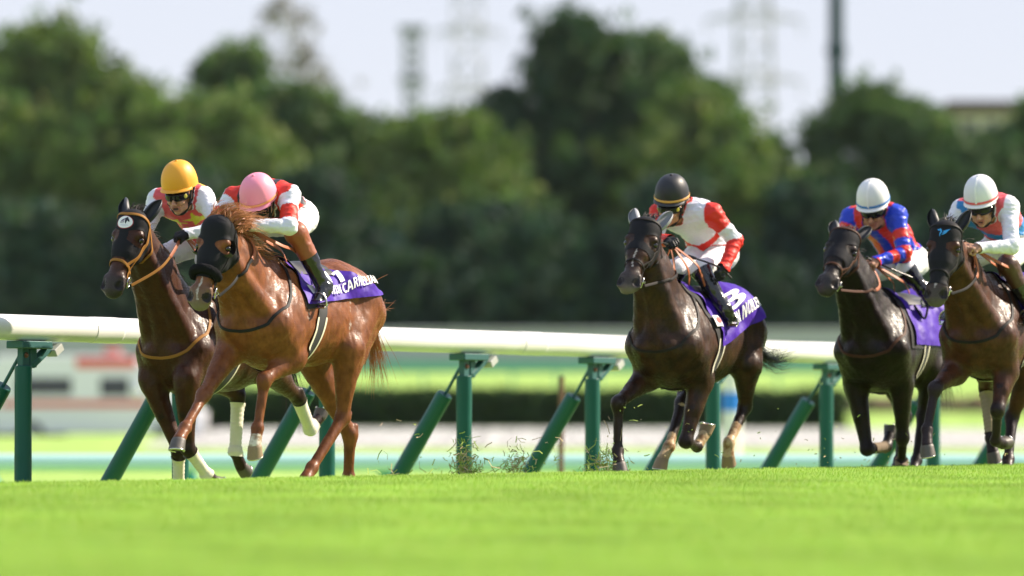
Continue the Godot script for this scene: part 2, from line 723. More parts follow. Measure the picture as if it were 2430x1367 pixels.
func coat(p: Vector3, n: Vector3, tag: float, sp: Dictionary, noise: FastNoiseLite) -> Color:
	var g := int(tag)
	var t := (tag - g) / 0.98
	var base: Color = sp.coat
	var dark: Color = sp.dark
	var w := noise.get_noise_3dv(p * 9.0)
	var w2 := noise.get_noise_3dv(p * 40.0 + Vector3(7, 3, 1))
	var w3 := noise.get_noise_3dv(p * Vector3(48, 11, 34) + Vector3(3, p.z * 6.0, 5))
	var c := base.lerp(sp.coat2, clampf(0.38 + w * 0.7 + 0.2 * w3, 0.0, 1.0)) * (1.0 + 0.12 * w2 + 0.12 * w3)
	var points: float = sp.points # how black the legs are
	if g == 2:
		var h: Vector3 = sp.head.q(p)
		c = c.lerp(sp.muzzle, smoothstep(0.38, 0.53, h.x + 0.03 * w) * sp.muzzle_dark)
		c = c.lerp(sp.chin, 0.75 * clampf(smoothstep(-0.06, -0.12, h.y + 0.02 * w2) * smoothstep(0.46, 0.54, h.x) + smoothstep(0.545, 0.605, h.x + 0.015 * w2), 0.0, 1.0))
		for s in [-1.0, 1.0]: # inside of the nostrils
			if h.distance_to(Vector3(0.537, -0.02, s * 0.058)) < 0.034:
				c = Color(0.012, 0.008, 0.008)
		if sp.has("blaze"):
			var bw: float = sp.blaze
			if h.y > -0.06 and absf(h.z + 0.006 * sin(h.x * 40.0)) < bw * smoothstep(sp.blaze_at - 0.05, sp.blaze_at, h.x) * (1.0 + 0.9 * w2) and h.x < sp.blaze_end:
				c = c.lerp(Color(0.5, 0.44, 0.41), clampf(0.65 + w2, 0.0, 0.9))
		if h.x < 0.3 and absf(h.z) > 0.06:
			c = c.lerp(dark, 0.6 * (1.0 - smoothstep(0.02, 0.05, h.distance_to(Vector3(0.178, -0.052, signf(h.z) * 0.1)))))
	elif g >= 10 and g < 14:
		c = c.lerp(dark, points * smoothstep(0.75, 1.0, t + 0.1 * w))
	elif g >= 14:
		c = c.lerp(dark, points)
		var i := (g - 14) % 4
		var sk: float = sp.socks[i] # height of a white sock: 0 none, 1 whole cannon
		var along := t if g < 18 else 1.0 + t
		if sk > 0.0 and along > 2.0 - sk + 0.08 * w:
			c = (Color(0.52, 0.38, 0.22) if sp.seed == 13 else Color(0.66, 0.6, 0.5)).lerp(Color(0.24, 0.13, 0.055), clampf(0.25 + 1.5 * w + w2, 0, 1))
	if sp.has("foam"): # dried sweat
		for q in sp.foam:
			var r: float = p.distance_to(q[0])
			if r < q[1] and absf(p.z - q[0].z + 0.25 * (p.y - q[0].y)) + 0.05 * w2 + 0.03 * w < 0.009:
				c = c.lerp(Color(0.7, 0.66, 0.6), clampf(0.4 + 1.6 * w2, 0.0, 0.85))
	c = c.lerp(dark, clampf(sp.get("shade_low", 0.0) * smoothstep(1.25, 0.85, p.y) * 0.0, 0, 1))
	return c


# ---------------------------------------------------------------- jockeys
class Face: # frame of a rider's head: u up through the crown, f out of the face, x to the rider's left; origin between the eyes' level
	var o: Vector3
	var u: Vector3
	var f: Vector3
	var x: Vector3

	func _init(center: Vector3, up: Vector3, front: Vector3) -> void:
		f = front.normalized()
		u = (up - f * up.dot(f)).normalized()
		x = u.cross(f)
		o = center - u * 0.146

	func p(lx: float, lu: float, lf: float) -> Vector3:
		return o + x * lx + u * lu + f * lf

	func basis() -> Basis:
		return Basis(x, u, f)


func rider_field(r: Dictionary) -> Field:
	var b := Field.new()
	var X := Vector3(1, 0, 0)
	var pe: Vector3 = r.pelvis
	var sl: Vector3 = r.shL
	var sr: Vector3 = r.shR
	var ch := (sl + sr) * 0.5 + Vector3(0, -0.01, -0.06)
	var up := (ch - pe).normalized()
	var lat := (sl - sr).normalized()
	var back := up.cross(lat).normalized() # towards the spine
	if back.y < 0.0:
		back = -back
	var wa := pe.lerp(ch, 0.5) + back * 0.035
	# trunk
	b.bone(pe - lat * 0.06, pe + lat * 0.06, 0.115, 0.115, 0.06, 50)
	b.bone(pe + up * 0.05, wa, 0.112, 0.105, 0.06, 0, lat, 1.25)
	b.bone(wa, ch - up * 0.02, 0.108, 0.118, 0.06, 0, lat, 1.3)
	b.bone(sr, sl, 0.066, 0.066, 0.06, 0)
	b.bone(ch + lat * 0.09, ch - lat * 0.09, 0.105, 0.105, 0.06, 0)
	# neck and head
	var h: Face = r.face
	b.bone(ch + up * 0.07 + back * 0.02, h.p(0, -0.06, -0.035), 0.06, 0.055, 0.035, 30)
	b.ball(h.p(0, 0.055, -0.015), 0.09, 0.03, 30)
	b.bone(h.p(0, 0.02, 0.02), h.p(0, -0.075, 0.035), 0.073, 0.047, 0.035, 30, h.x, 0.95)
	b.ball(h.p(0, -0.108, 0.062), 0.022, 0.03, 30)
	b.bone(h.p(0.05, -0.085, 0.02), h.p(-0.05, -0.085, 0.02), 0.026, 0.026, 0.03, 30)
	b.bone(h.p(0, -0.005, 0.088), h.p(0, -0.045, 0.112), 0.010, 0.0135, 0.012, 30)
	b.ball(h.p(0.013, -0.05, 0.1), 0.009, 0.008, 30)
	b.ball(h.p(-0.013, -0.05, 0.1), 0.009, 0.008, 30)
	b.ball(h.p(0.042, -0.038, 0.068), 0.024, 0.02, 30)
	b.ball(h.p(-0.042, -0.038, 0.068), 0.024, 0.02, 30)
	b.bone(h.p(0.02, -0.078, 0.08), h.p(-0.02, -0.078, 0.08), 0.0105, 0.0105, 0.008, 32)
	b.bone(h.p(0.017, -0.091, 0.078), h.p(-0.017, -0.091, 0.078), 0.011, 0.011, 0.008, 32)
	var op: float = r.get("mouth", 0.003)
	b.bone(h.p(0.014, -0.0845, 0.092), h.p(-0.014, -0.0845, 0.092), op, op, 0.003, 31, Vector3.ZERO, 1.0, true)
	for s in [-1.0, 1.0]:
		b.ball(h.p(s * 0.078, -0.02, -0.012), 0.028, 0.01, 30, h.x, 0.45)
	# arms
	for i in 2:
		var sh: Vector3 = r.shR if i == 0 else r.shL
		var el: Vector3 = r.elR if i == 0 else r.elL
		var ha: Vector3 = r.haR if i == 0 else r.haL
		b.bone(sh, el, 0.058, 0.046, 0.04, 20 + i)
		b.bone(el, el.lerp(ha, 0.93), 0.046, 0.03, 0.02, 22 + i)
		hand_bones(b, el.lerp(ha, 0.9), (ha - el).normalized(), r.palmR if i == 0 else r.palmL, -1.0 if i == 0 else 1.0)
	# legs
	for i in 2:
		var kn: Vector3 = r.kneeR if i == 0 else r.kneeL
		var an: Vector3 = r.ankR if i == 0 else r.ankL
		var to: Vector3 = r.toeR if i == 0 else r.toeL
		var hip := pe + lat * (-0.085 if i == 0 else 0.085) - Vector3(0, 0.01, 0)
		b.bone(hip, kn, 0.098, 0.064, 0.05, 50)
		b.ball(kn, 0.062, 0.03, 50)
		b.bone(kn, an, 0.058, 0.042, 0.03, 60 + i)
		b.bone(kn.lerp(an, 0.15) + (an - to).normalized() * 0.02, kn.lerp(an, 0.5) + (an - to).normalized() * 0.02, 0.05, 0.045, 0.03, 60 + i)
		b.bone(an + (an - to).normalized() * 0.03, to, 0.042, 0.036, 0.03, 60 + i)
	return b


func hand_bones(b: Field, w: Vector3, d: Vector3, palm: Vector3, side: float) -> void: # a closed fist; d along the forearm, palm out of the palm
	var n := (palm - d * palm.dot(d)).normalized()
	var x := d.cross(n) * side # towards the thumb
	b.bone(w, w + d * 0.035, 0.028, 0.03, 0.02, 40)
	b.bone(w + d * 0.03 - x * 0.022, w + d * 0.075 - x * 0.026, 0.022, 0.018, 0.02, 40)
	b.bone(w + d * 0.03 + x * 0.018, w + d * 0.08 + x * 0.026, 0.024, 0.018, 0.02, 40)
	var len := [0.034, 0.038, 0.035, 0.028]
	for k in 4:
		var l: float = len[k]
		var p0 := w + d * (0.09 - 0.003 * absf(k - 1.0)) + x * (0.028 - 0.0195 * k)
		var p1 := p0 + (d * 0.45 + n * 0.9) * l
		var p2 := p1 + (n * 0.5 - d * 0.85) * l * 0.75
		var p3 := p2 + (-d * 0.75 - n * 0.6) * l * 0.6
		b.bone(p0 - d * 0.02, p0, 0.0105, 0.0105, 0.008, 40)
		b.bone(p0, p1, 0.0105, 0.0095, 0.003, 40)
		b.bone(p1, p2, 0.0095, 0.009, 0.003, 40)
		b.bone(p2, p3, 0.009, 0.0085, 0.003, 40)
	var t0 := w + d * 0.035 + x * 0.032
	var t1 := t0 + d * 0.028 + x * 0.012 + n * 0.018
	var t2 := t1 + d * 0.018 - x * 0.006 + n * 0.024
	b.bone(t0, t1, 0.014, 0.0115, 0.01, 40)
	b.bone(t1, t2, 0.0115, 0.0095, 0.005, 40)


func helmet_mesh(h: Face, wide := 0.126) -> MB:
	var m := MB.new()
	var rows := []
	var hl := wide * 1.16
	for i in 17:
		var t := i / 16.0 # 0 at the rim, 1 at the crown
		var r := PackedVector3Array()
		for k in 60:
			var a := TAU * k / 60
			var ph := t * PI * 0.5
			var s := pow(maxf(cos(ph), 0.0), 0.8)
			var seam := 0.0
			for q in 6:
				var da := absf(wrapf(a - (PI * 0.5 + q * PI / 3.0), -PI, PI))
				seam = maxf(seam, exp(-pow(da * s / 0.035, 2.0)))
			var rr := 1.0 + 0.012 * seam * (1.0 - t)
			rr *= 1.0 - 0.035 * pow(1.0 - t, 4.0)
			r.append(h.p(cos(a) * s * wide * rr, 0.05 + 0.182 * pow(sin(ph), 0.94), -0.022 - sin(a) * s * hl * rr))
		rows.append(r)
	m.grid(rows, true)
	# inner rim, turned in
	var e0 := PackedVector3Array()
	var e1 := PackedVector3Array()
	for k in 60:
		var a := TAU * k / 60
		e0.append(h.p(cos(a) * wide * 0.9, 0.056, -0.022 - sin(a) * hl * 0.9))
		e1.append(rows[0][k])
	m.grid([e0, e1], true)
	return m


func helmet_ring(h: Face, wide: float, u0: float, u1: float, out: float) -> MB: # a band round the helmet
	var m := MB.new()
	var rows := []
	for u in [u0, u0 + 0.002, u1 - 0.002, u1]:
		var r := PackedVector3Array()
		var edge: bool = u == u0 or u == u1
		var s := pow(maxf(0.0, 1.0 - pow((u - 0.05) / 0.182, 2.0)), 0.4)
		var w := (wide * s * (1.0 - 0.035 * pow(1.0 - (u - 0.05) / 0.12, 4.0) * 0.5) + (out * 0.2 if edge else out))
		for k in 48:
			var a := TAU * k / 48
			r.append(h.p(cos(a) * w, u, -0.022 - sin(a) * w * 1.16))
		rows.append(r)
	m.grid(rows, true)
	return m


func helmet_peak(h: Face, wide: float) -> MB:
	var m := MB.new()
	var rows := []
	for q in [[0.93, 0.062, 0.0], [1.0, 0.062, 0.0], [1.12, 0.049, 0.0], [1.14, 0.045, 0.0], [1.11, 0.044, 0.0], [0.93, 0.054, 0.0]]:
		var r := PackedVector3Array()
		for k in 21:
			var a := lerpf(1.25, -1.25, k / 20.0)
			var g: float = 1.0 + (q[0] - 1.0) * pow(cos(a * 1.2), 0.8) if q[0] > 1.0 else q[0]
			r.append(h.p(sin(a) * wide * g, q[1] - 0.006 * (1.0 - cos(a)), -0.022 + cos(a) * wide * 1.16 * g))
		rows.append(r)
	m.grid(rows)
	return m


func goggles_mesh(h: Face) -> MB:
	var m := MB.new()
	var rows := []
	for i in 9:
		var t := lerpf(-1.0, 1.0, i / 8.0)
		var r := PackedVector3Array()
		for k in 41:
			var a := lerpf(-1.3, 1.3, k / 40.0)
			var hh := 0.033 * (1.0 - 0.25 * pow(absf(a) / 1.3, 3.0))
			var notch := 0.013 * exp(-pow(a / 0.16, 2.0)) if t < 0.0 else 0.004 * exp(-pow(a / 0.2, 2.0))
			var rr := 1.0 + 0.12 * (1.0 - pow(absf(t), 3.0)) + (0.07 - 0.06 * exp(-pow(a / 0.14, 2.0)) if absf(t) < 0.99 else -0.08)
			r.append(h.p(sin(a) * 0.082 * rr, 0.0 + t * (hh - notch), cos(a) * 0.090 * rr + 0.008))
		rows.append(r)
	m.grid(rows)
	return m


func star(x: float, y: float, r: float, turn: float) -> bool:
	var d := sqrt(x * x + y * y)
	if d > r:
		return false
	var a := absf(fposmod(atan2(y, x) + turn, TAU / 5.0) - TAU / 10.0)
	var inner := Vector2(cos(TAU / 10.0), sin(TAU / 10.0)) * r * 0.42
	var p := Vector2(cos(TAU / 10.0 - a), sin(TAU / 10.0 - a)) * d
	return (inner - Vector2(r, 0)).cross(p - Vector2(r, 0)) > 0.0


func silk(p: Vector3, tag: float, r: Dictionary) -> Color:
	var g := int(tag)
	var t := (tag - g) / 0.98
	var pe: Vector3 = r.pelvis
	var ch: Vector3 = (r.shL + r.shR) * 0.5
	var lat: Vector3 = (r.shL - r.shR).normalized()
	var up := (ch - pe)
	var L := up.length()
	up /= L
	var v := (p - pe).dot(up) / L # 0 at the hips, 1 at the shoulders
	var x := (p - pe.lerp(ch, v)).dot(lat)
	var back := up.cross(lat)
	if back.y < 0:
		back = -back
	var front := (p - pe.lerp(ch, v)).dot(back) < 0.03
	var white := Color(0.70, 0.70, 0.78)
	var arm := 0.0 # 0..1 upper arm, 1..2 forearm
	if g >= 22:
		arm = 1.0 + t
	elif g >= 20:
		arm = t
	var cuff := g >= 20
	if g == 0 and absf(x) > [0.0, 0.178, 0.25, 0.175, 0.165, 0.178][int(r.silks)] and v > 0.72:
		cuff = true
		arm = 0.13
	match int(r.silks):
		1:
			var red := Color(0.66, 0.085, 0.095)
			var yel := Color(0.62, 0.62, 0.03)
			if cuff and arm > 0.12:
				return white
			if front:
				for q in [[-0.075, 0.74, 0.095, 0.3], [0.105, 0.78, 0.11, 0.9], [0.03, 0.45, 0.10, 0.1]]:
					if star(x - q[0], (v - q[1]) * L, q[2], q[3]):
						return yel
			elif absf(x) < 0.17 and absf(v - 1.02) < 0.03:
				return Color(0.7, 0.5, 0.05)
			return red
		2:
			var red := Color(0.62, 0.03, 0.015)
			var blk := Color(0.022, 0.022, 0.028)
			if cuff and arm > 0.1:
				return red if arm > 0.45 and arm < 0.86 else white
			if front:
				return blk if absf(absf(x) - 0.10) < 0.035 else red
			if absf(absf(x) - 0.10) < 0.032 and v > 0.55:
				return blk
			return blk if v > 0.22 and v < 0.42 and absf(x) > 0.09 else red
		3:
			var red := Color(0.68, 0.025, 0.012)
			if cuff and arm > 0.05:
				return red if arm < 0.5 or arm > 0.98 else white
			return red if absf(v - 0.40 - 0.5 * absf(x)) < 0.055 else white
		4:
			var red := Color(0.66, 0.03, 0.012)
			var blu := Color(0.008, 0.045, 0.52)
			if cuff and arm > 0.08:
				return blu if arm < 0.42 or (arm > 0.66 and arm < 0.86) or (arm > 1.12 and arm < 1.32) or arm > 1.55 else red
			return blu if fposmod(x + 0.04, 0.15) < 0.075 and front else red
		5:
			var pink := Color(0.66, 0.10, 0.12)
			var blu := Color(0.03, 0.22, 0.55)
			if cuff and arm > 0.1:
				return white
			return blu if (absf(v - 0.45 + 0.8 * x) < 0.085 and front) or (absf(v - 0.3) < 0.09 and not front) or (front and x < -0.08 and v > 0.6) else pink
	return white


# ---------------------------------------------------------------- node helpers
var used := {}
var specs_by_index := []


func numbered(n: String) -> String:
	used[n] = used.get(n, -1) + 1
	return n if used[n] == 0 else "%s_%03d" % [n, used[n]]


func thing(called: String, label: String, category: String, at := Vector3.ZERO, turn := 0.0, group := "") -> Node3D:
	var o := Node3D.new()
	o.name = numbered(called)
	add_child(o)
	o.position = at
	o.rotation.y = turn
	return tag(o, label, category, group)


func tag(o: Node3D, label: String, category: String, group := "") -> Node3D:
	o.set_meta("label", label)
	o.set_meta("category", category)
	if group:
		o.set_meta("group", group)
	return o


func part(called: String, m: Mesh, mat: Material, parent: Node, label := "") -> MeshInstance3D:
	var o := MeshInstance3D.new()
	o.name = numbered(called) if parent == self else called
	o.mesh = m
	o.material_override = mat
	parent.add_child(o, true)
	if label:
		o.set_meta("label", label)
	return o


func structure(called: String, m: Mesh, mat: Material) -> MeshInstance3D:
	var o := part(called, m, mat, self)
	o.set_meta("kind", "structure")
	return o


func lin(r: float, g: float, b: float) -> Color:
	return Color(r, g, b).linear_to_srgb()


func mat(c: Color, rough := 0.6, spec := 0.5, vertex := false) -> StandardMaterial3D:
	var m := StandardMaterial3D.new()
	m.albedo_color = c.linear_to_srgb()
	m.roughness = rough
	m.metallic_specular = spec
	m.vertex_color_use_as_albedo = vertex
	return m


func noise_texture(freq: float, size: int, normal := 0.0, octaves := 4, seed_ := 1, ramp: Gradient = null) -> NoiseTexture2D:
	var n := FastNoiseLite.new()
	n.seed = seed_
	n.noise_type = FastNoiseLite.TYPE_SIMPLEX_SMOOTH
	n.frequency = freq
	n.fractal_octaves = octaves
	var t := NoiseTexture2D.new()
	t.width = size
	t.height = size
	t.seamless = true
	t.noise = n
	if ramp:
		t.color_ramp = ramp
	if normal > 0.0:
		t.as_normal_map = true
		t.bump_strength = normal
	return t


func ramp(a: Color, b: Color, p0 := 0.0, p1 := 1.0) -> Gradient:
	var g := Gradient.new()
	g.offsets = PackedFloat32Array([p0, p1])
	g.colors = PackedColorArray([a, b])
	return g


var hair_normal: NoiseTexture2D
var cloth_normal: NoiseTexture2D
var mottle: NoiseTexture2D


func triplanar(m: StandardMaterial3D, normal: Texture2D, scale: float, strength: float, albedo: Texture2D = null, rough: Texture2D = null) -> StandardMaterial3D:
	m.uv1_triplanar = true
	m.uv1_scale = Vector3.ONE * scale
	if normal:
		m.normal_enabled = true
		m.normal_texture = normal
		m.normal_scale = strength
	if albedo:
		m.albedo_texture = albedo
	if rough:
		m.roughness_texture = rough
		m.roughness_texture_channel = BaseMaterial3D.TEXTURE_CHANNEL_RED
	return m


# ---------------------------------------------------------------- computing horses and riders (in worker threads)
func compute_horse(sp: Dictionary) -> void:
	var out := {}
	var f := horse_field(sp)
	var hd: Head = sp.head
	var noise := FastNoiseLite.new()
	noise.seed = sp.seed
	noise.frequency = 1.0
	noise.fractal_octaves = 3
	var n0 := P(0.17, 1.235 + sp.dy, 0)
	var n2 := hd.p(0.10, -0.135, 0)
	var n1 := n0.lerp(n2, 0.52) + Vector3(0, 0.03 + sp.get("arch", 0.0), 0)
	var cut := n1.lerp(n2, 0.5)
	var dir := (n2 - n1).normalized()
	# head
	var lo := Vector3(9, 9, 9)
	var hi := -lo
	for q in [hd.p(-0.06, 0.06, 0.14), hd.p(-0.06, -0.26, -0.14), hd.p(0.66, 0.06, -0.14), hd.p(0.66, -0.26, 0.14), hd.p(-0.06, 0.06, -0.14), hd.p(-0.06, -0.26, 0.14), hd.p(0.66, -0.26, -0.14), hd.p(0.66, 0.06, 0.14), cut + Vector3.ONE * 0.16, cut - Vector3.ONE * 0.16]:
		lo = lo.min(q)
		hi = hi.max(q)
	f.sample(lo, hi, 0.0068)
	var s := f.extract(0.0, Vector3(-99, -99, -99), Vector3(99, 99, 99), true, 0.35)
	var cols := PackedColorArray()
	var m := PackedFloat32Array()
	for i in s.v.size():
		m.append((s.v[i] - cut).dot(dir) + 0.004)
	var head := paint_clip(s, m, sp, noise)
	# hood
	var shell := f.extract(0.0045, Vector3(-99, -99, -99), Vector3(99, 99, 99), false, 0.35)
	m.resize(0)
	var eye: float = sp.hood.eye
	for i in shell.v.size():
		var h := hd.q(shell.v[i])
		var low: float = sp.hood.low + sp.hood.side * clampf(-h.y, 0.0, 0.12)
		var e := Vector2(h.x - 0.172, (h.y + 0.045) * 0.8).length() - eye if absf(h.z) > 0.03 else 1.0
		m.append(minf(minf(minf(low - h.x, h.x + 0.055), e), minf(h.y + sp.hood.back, (shell.v[i] - cut).dot(dir) - 0.02)))
	out.hood = Field.surface(Field.clip(shell, m))
	# straps of the bridle, reins' rings
	var hl := f.near(lo, hi, 0.05)
	var br := MB.new()
	var w: float = sp.strap
	for q in sp.bridle:
		var pts := PackedVector3Array()
		for k in q.size():
			pts.append(hd.p(q[k][0], q[k][1], q[k][2]))
		strap(br, f, hl, pts, w, 0.0035, 0.0085)
	out.bridle = br.mesh()
	if sp.has("roll"): # a sheepskin roll over the nose
		var rl := MB.new()
		var pts := smooth_path(PackedVector3Array([hd.p(0.405, -0.085, -0.10), hd.p(0.375, -0.03, -0.085), hd.p(0.36, 0.0, -0.04), hd.p(0.355, 0.008, 0), hd.p(0.36, 0.0, 0.04), hd.p(0.375, -0.03, 0.085), hd.p(0.405, -0.085, 0.10)]), 0.008)
		var rad := PackedFloat32Array()
		for i in pts.size():
			pts[i] = f.proj(pts[i], 0.024, hl)
			rad.append(0.033 * minf(1.0, 0.45 + minf(i, pts.size() - 1 - i) * 0.12))
		rl.tube(pts, rad, 16)
		for i in rl.v.size():
			rl.v[i] += Vector3(noise.get_noise_3dv(rl.v[i] * 120.0), noise.get_noise_3dv(rl.v[i] * 120.0 + Vector3.ONE), noise.get_noise_3dv(rl.v[i] * 120.0 - Vector3.ONE)) * 0.006
		out.roll = rl.mesh()
	# body
	lo = Vector3(9, 9, 9)
	hi = -lo
	for i in f.A.size():
		if f.TAG[i] == 2:
			continue
		lo = lo.min(f.A[i] - Vector3.ONE * (f.RA[i] + 0.03))
		hi = hi.max(f.A[i] + Vector3.ONE * (f.RA[i] + 0.03))
	for L in sp.legs:
		lo = lo.min(L[3] - Vector3.ONE * 0.09)
		hi = hi.max(L[3] + Vector3.ONE * 0.09)
	lo = lo.max(Vector3(-0.48, -9, -9))
	hi = hi.min(Vector3(0.48, 9, 9)).max(cut + Vector3.ONE * 0.16)
	f.sample(lo, hi, 0.0115)
	s = f.extract(0.0, Vector3(-99, -99, -99), Vector3(99, 99, 99), true, 0.4)
	m.resize(0)
	for i in s.v.size():
		m.append(0.004 - (s.v[i] - cut).dot(dir))
	var body := paint_clip(s, m, sp, noise)
	var all := Field.merged(body, head)
	cols = body.col
	cols.append_array(head.col)
	out.body = Field.surface(all, cols)
	# saddle cloth, pad and girth lie on the back
	var y: float = sp.dy
	var blo := P(-1.2, 0.7 + y, -0.45)
	var bhi := P(0.25, 1.7 + y, 0.45)
	var c: Dictionary = sp.cloth
	for job in [["cloth", 0.017], ["pad", 0.010], ["girth", 0.010], ["edge", 0.013], ["saddle", 0.030]]:
		shell = f.extract(job[1], Vector3(minf(blo.x, bhi.x), blo.y, blo.z), Vector3(maxf(blo.x, bhi.x), bhi.y, bhi.z), false, 0.4)
		m.resize(0)
		for i in shell.v.size():
			var p: Vector3 = shell.v[i]
			var h: float = p.y - y
			var l := p.z
			var e := -1.0
			match job[0]:
				"cloth":
					e = minf(minf(c.front + c.lean * (1.58 - h) - l, l - c.rear), h - (c.low + c.tilt * (l + 0.5)))
					e = minf(e, h - 0.9)
					if c.has("fold"):
						e = minf(e, (c.fold - h - c.foldslope * (-0.5 - l)) if l < -0.45 else 1.0)
				"pad":
					e = minf(minf(c.front + c.pad + (c.lean + c.pad * 2.0) * (1.58 - h) - l, l - c.front + 0.25), h - (c.low - 0.03 + c.tilt * (l + 0.5)))
				"girth":
					e = minf(0.07 - absf(l - (sp.girth + 0.42 * (1.0 - h))), 1.27 - h)
				"edge":
					e = minf(0.013 - absf(absf(l - (sp.girth + 0.42 * (1.0 - h))) - 0.066), 1.17 - h)
				"saddle":
					e = minf(0.2 - absf(l + 0.33), h - 1.465)
			if e > -0.02 and (job[0] == "girth" or job[0] == "edge"):
				e = minf(e, f.group(p, f.lists[shell.block[i]], 10, 11) - 0.045)
			m.append(e)
		var sf := Field.clip(shell, m)
		if job[0] == "cloth":
			var V: PackedVector3Array = sf.v
			for i in V.size():
				V[i] += sf.n[i] * (0.006 * sin(V[i].z * 26.0 + V[i].y * 17.0) + 0.01 * noise.get_noise_3dv(V[i] * 6.0) + 0.004)
			sf.v = V
			sf.n = Field.normals(V, sf.ix)
		out[job[0]] = Field.surface(sf)
	# bandages or boots on the cannons
	out.bandages = []
	for bd in sp.bandages:
		var L: Array = sp.legs[bd[0]]
		var p0: Vector3 = L[1].lerp(L[2], bd[1])
		var p1: Vector3 = L[1].lerp(L[2], bd[2])
		var r := Vector3.ONE * 0.1
		shell = f.extract(0.008, p0.min(p1) - r, p0.max(p1) + r, false, 0.5)
		var ax: Vector3 = (p1 - p0)
		var al := ax.length()
		ax /= al
		m.resize(0)
		for p in shell.v:
			var t: float = (p - p0).dot(ax)
			m.append(minf(minf(t, al - t), 0.075 - (p - p0 - ax * t).length()))
		var sf := Field.clip(shell, m)
		var V: PackedVector3Array = sf.v
		for i in V.size():
			var t := (V[i] - p0).dot(ax)
			V[i] += sf.n[i] * (0.0018 * sin(t * 190.0 + V[i].x * 25.0))
		sf.v = V
		sf.n = Field.normals(V, sf.ix)
		out.bandages.append(Field.surface(sf))
	# breast strap round the base of the neck
	var bl := f.near(P(-0.3, 0.9, -0.35), P(0.6, 1.7, 0.35), 0.05)
	var ns := MB.new()
	for s2 in [-1.0, 1.0]:
		var pts := PackedVector3Array()
		for q in [[-0.02, 1.56, 0.03], [0.02, 1.46, 0.13], [0.12, 1.30, 0.2], [0.25, 1.16, 0.2], [0.38, 1.09, 0.12], [0.42, 1.06, 0.0]]:
			pts.append(P(q[0], q[1] + y, q[2] * s2))
		strap(ns, f, bl, pts, 0.022, 0.003, 0.006)
	out.neck_strap = ns.mesh()
	# lettering for the cloth: where a point of the cloth lies
	out.letters = []
	for q in sp.letters:
		out.letters.append(letter_mesh(q, f, f.near(P(-1.2, 1.0, 0.0), P(0.0, 1.7, 0.4), 0.05)))
	sp.out = out
	sp.field = f
	sp.head_list = hl


func paint_clip(s: Dictionary, m: PackedFloat32Array, sp: Dictionary, noise: FastNoiseLite) -> Dictionary:
	# keeps whole triangles up to the cut, so that colours stay with their vertices
	var V: PackedVector3Array = s.v
	var col := PackedColorArray()
	for i in V.size():
		col.append(coat(V[i], s.n[i], s.tag[i], sp, noise))
	for i in V.size(): # muscles, ribs and tendons under the skin
		var p := V[i]
		var g := int(s.tag[i])
		var k := 0.0030 if g < 2 else (0.0026 if g < 14 else 0.0015)
		if g == 2:
			k = 0.0016
		var q := p * Vector3(7.0, 4.0, 9.0) + Vector3(p.y, 0, p.y) * 2.0
		var e := noise.get_noise_3dv(q)
		var ridge := 1.0 - 2.6 * absf(noise.get_noise_3dv(q * 1.3 + Vector3(31, 7, 3)))
		V[i] = p + s.n[i] * k * (e * 1.3 + 0.8 * maxf(ridge, -0.4))
	var r := {"v": V, "n": Field.normals(V, s.ix), "ix": PackedInt32Array(), "col": col}
	var ix: PackedInt32Array = s.ix
	for t in range(0, ix.size(), 3):
		if m[ix[t]] > -0.008 and m[ix[t + 1]] > -0.008 and m[ix[t + 2]] > -0.008:
			r.ix.append_array([ix[t], ix[t + 1], ix[t + 2]])
	return r


func letter_mesh(q: Dictionary, f: Field, list: PackedInt32Array) -> ArrayMesh:
	# q.tris: flat triangles in (along, up); laid on the horse's left side between q.p0 and q.p1
	var m := MB.new()
	var V: PackedVector2Array = q.tris
	var cache := {}
	for i in V.size():
		var uv := V[i]
		if not cache.has(uv):
			var p: Vector3 = q.p0.lerp(q.p1, uv.x) + q.up * uv.y
			p = Vector3(0.5, p.y + 0.285, p.z)
			var d := (Vector3(0.0, p.y - 0.57, p.z) - p).normalized()
			for k in 24:
				var e: float = f.at(p, list) - q.off
				p += d * e
				if absf(e) < 0.0004:
					break
			m.add(p)
			cache[uv] = m.v.size() - 1
	for i in range(0, V.size(), 3):
		var a: int = cache[V[i]]
		var b: int = cache[V[i + 1]]
		var c: int = cache[V[i + 2]]
		if (m.v[b] - m.v[a]).cross(m.v[c] - m.v[a]).x > 0:
			m.tri(a, b, c)
		else:
			m.tri(a, c, b)
	return m.mesh()


func flat_text(text: String, fs: Font, squeeze := 1.0) -> PackedVector2Array: # letters as triangles in the unit square, finely cut
	var t := TextMesh.new()
	t.text = text
	t.font = fs
	t.font_size = 64
	t.pixel_size = 0.01
	t.depth = 0.0
	t.curve_step = 1.0
	var ar := t.get_mesh_arrays()
	var v: PackedVector3Array = ar[Mesh.ARRAY_VERTEX]
	var ix: PackedInt32Array = ar[Mesh.ARRAY_INDEX]
	var b := t.get_aabb()
	var tris: Array[PackedVector2Array] = []
	for i in range(0, ix.size(), 3):
		var q := PackedVector2Array()
		for k in 3:
			var p := v[ix[i + k]]
			q.append(Vector2((p.x - b.position.x) / b.size.x, (p.y - b.position.y) / b.size.y))
		if (q[1] - q[0]).cross(q[2] - q[0]) != 0.0:
			tris.append(q)
	var r := PackedVector2Array()
	while not tris.is_empty(): # split long triangles so that they can bend
		var q: PackedVector2Array = tris.pop_back()
		var far := 0
		for k in 3:
			if q[k].distance_to(q[(k + 1) % 3]) > q[far].distance_to(q[(far + 1) % 3]):
				far = k
		if q[far].distance_to(q[(far + 1) % 3]) > 0.3:
			var mid := (q[far] + q[(far + 1) % 3]) * 0.5
			tris.append(PackedVector2Array([q[far], mid, q[(far + 2) % 3]]))
			tris.append(PackedVector2Array([mid, q[(far + 1) % 3], q[(far + 2) % 3]]))
		else:
			r.append_array(q)
	return r


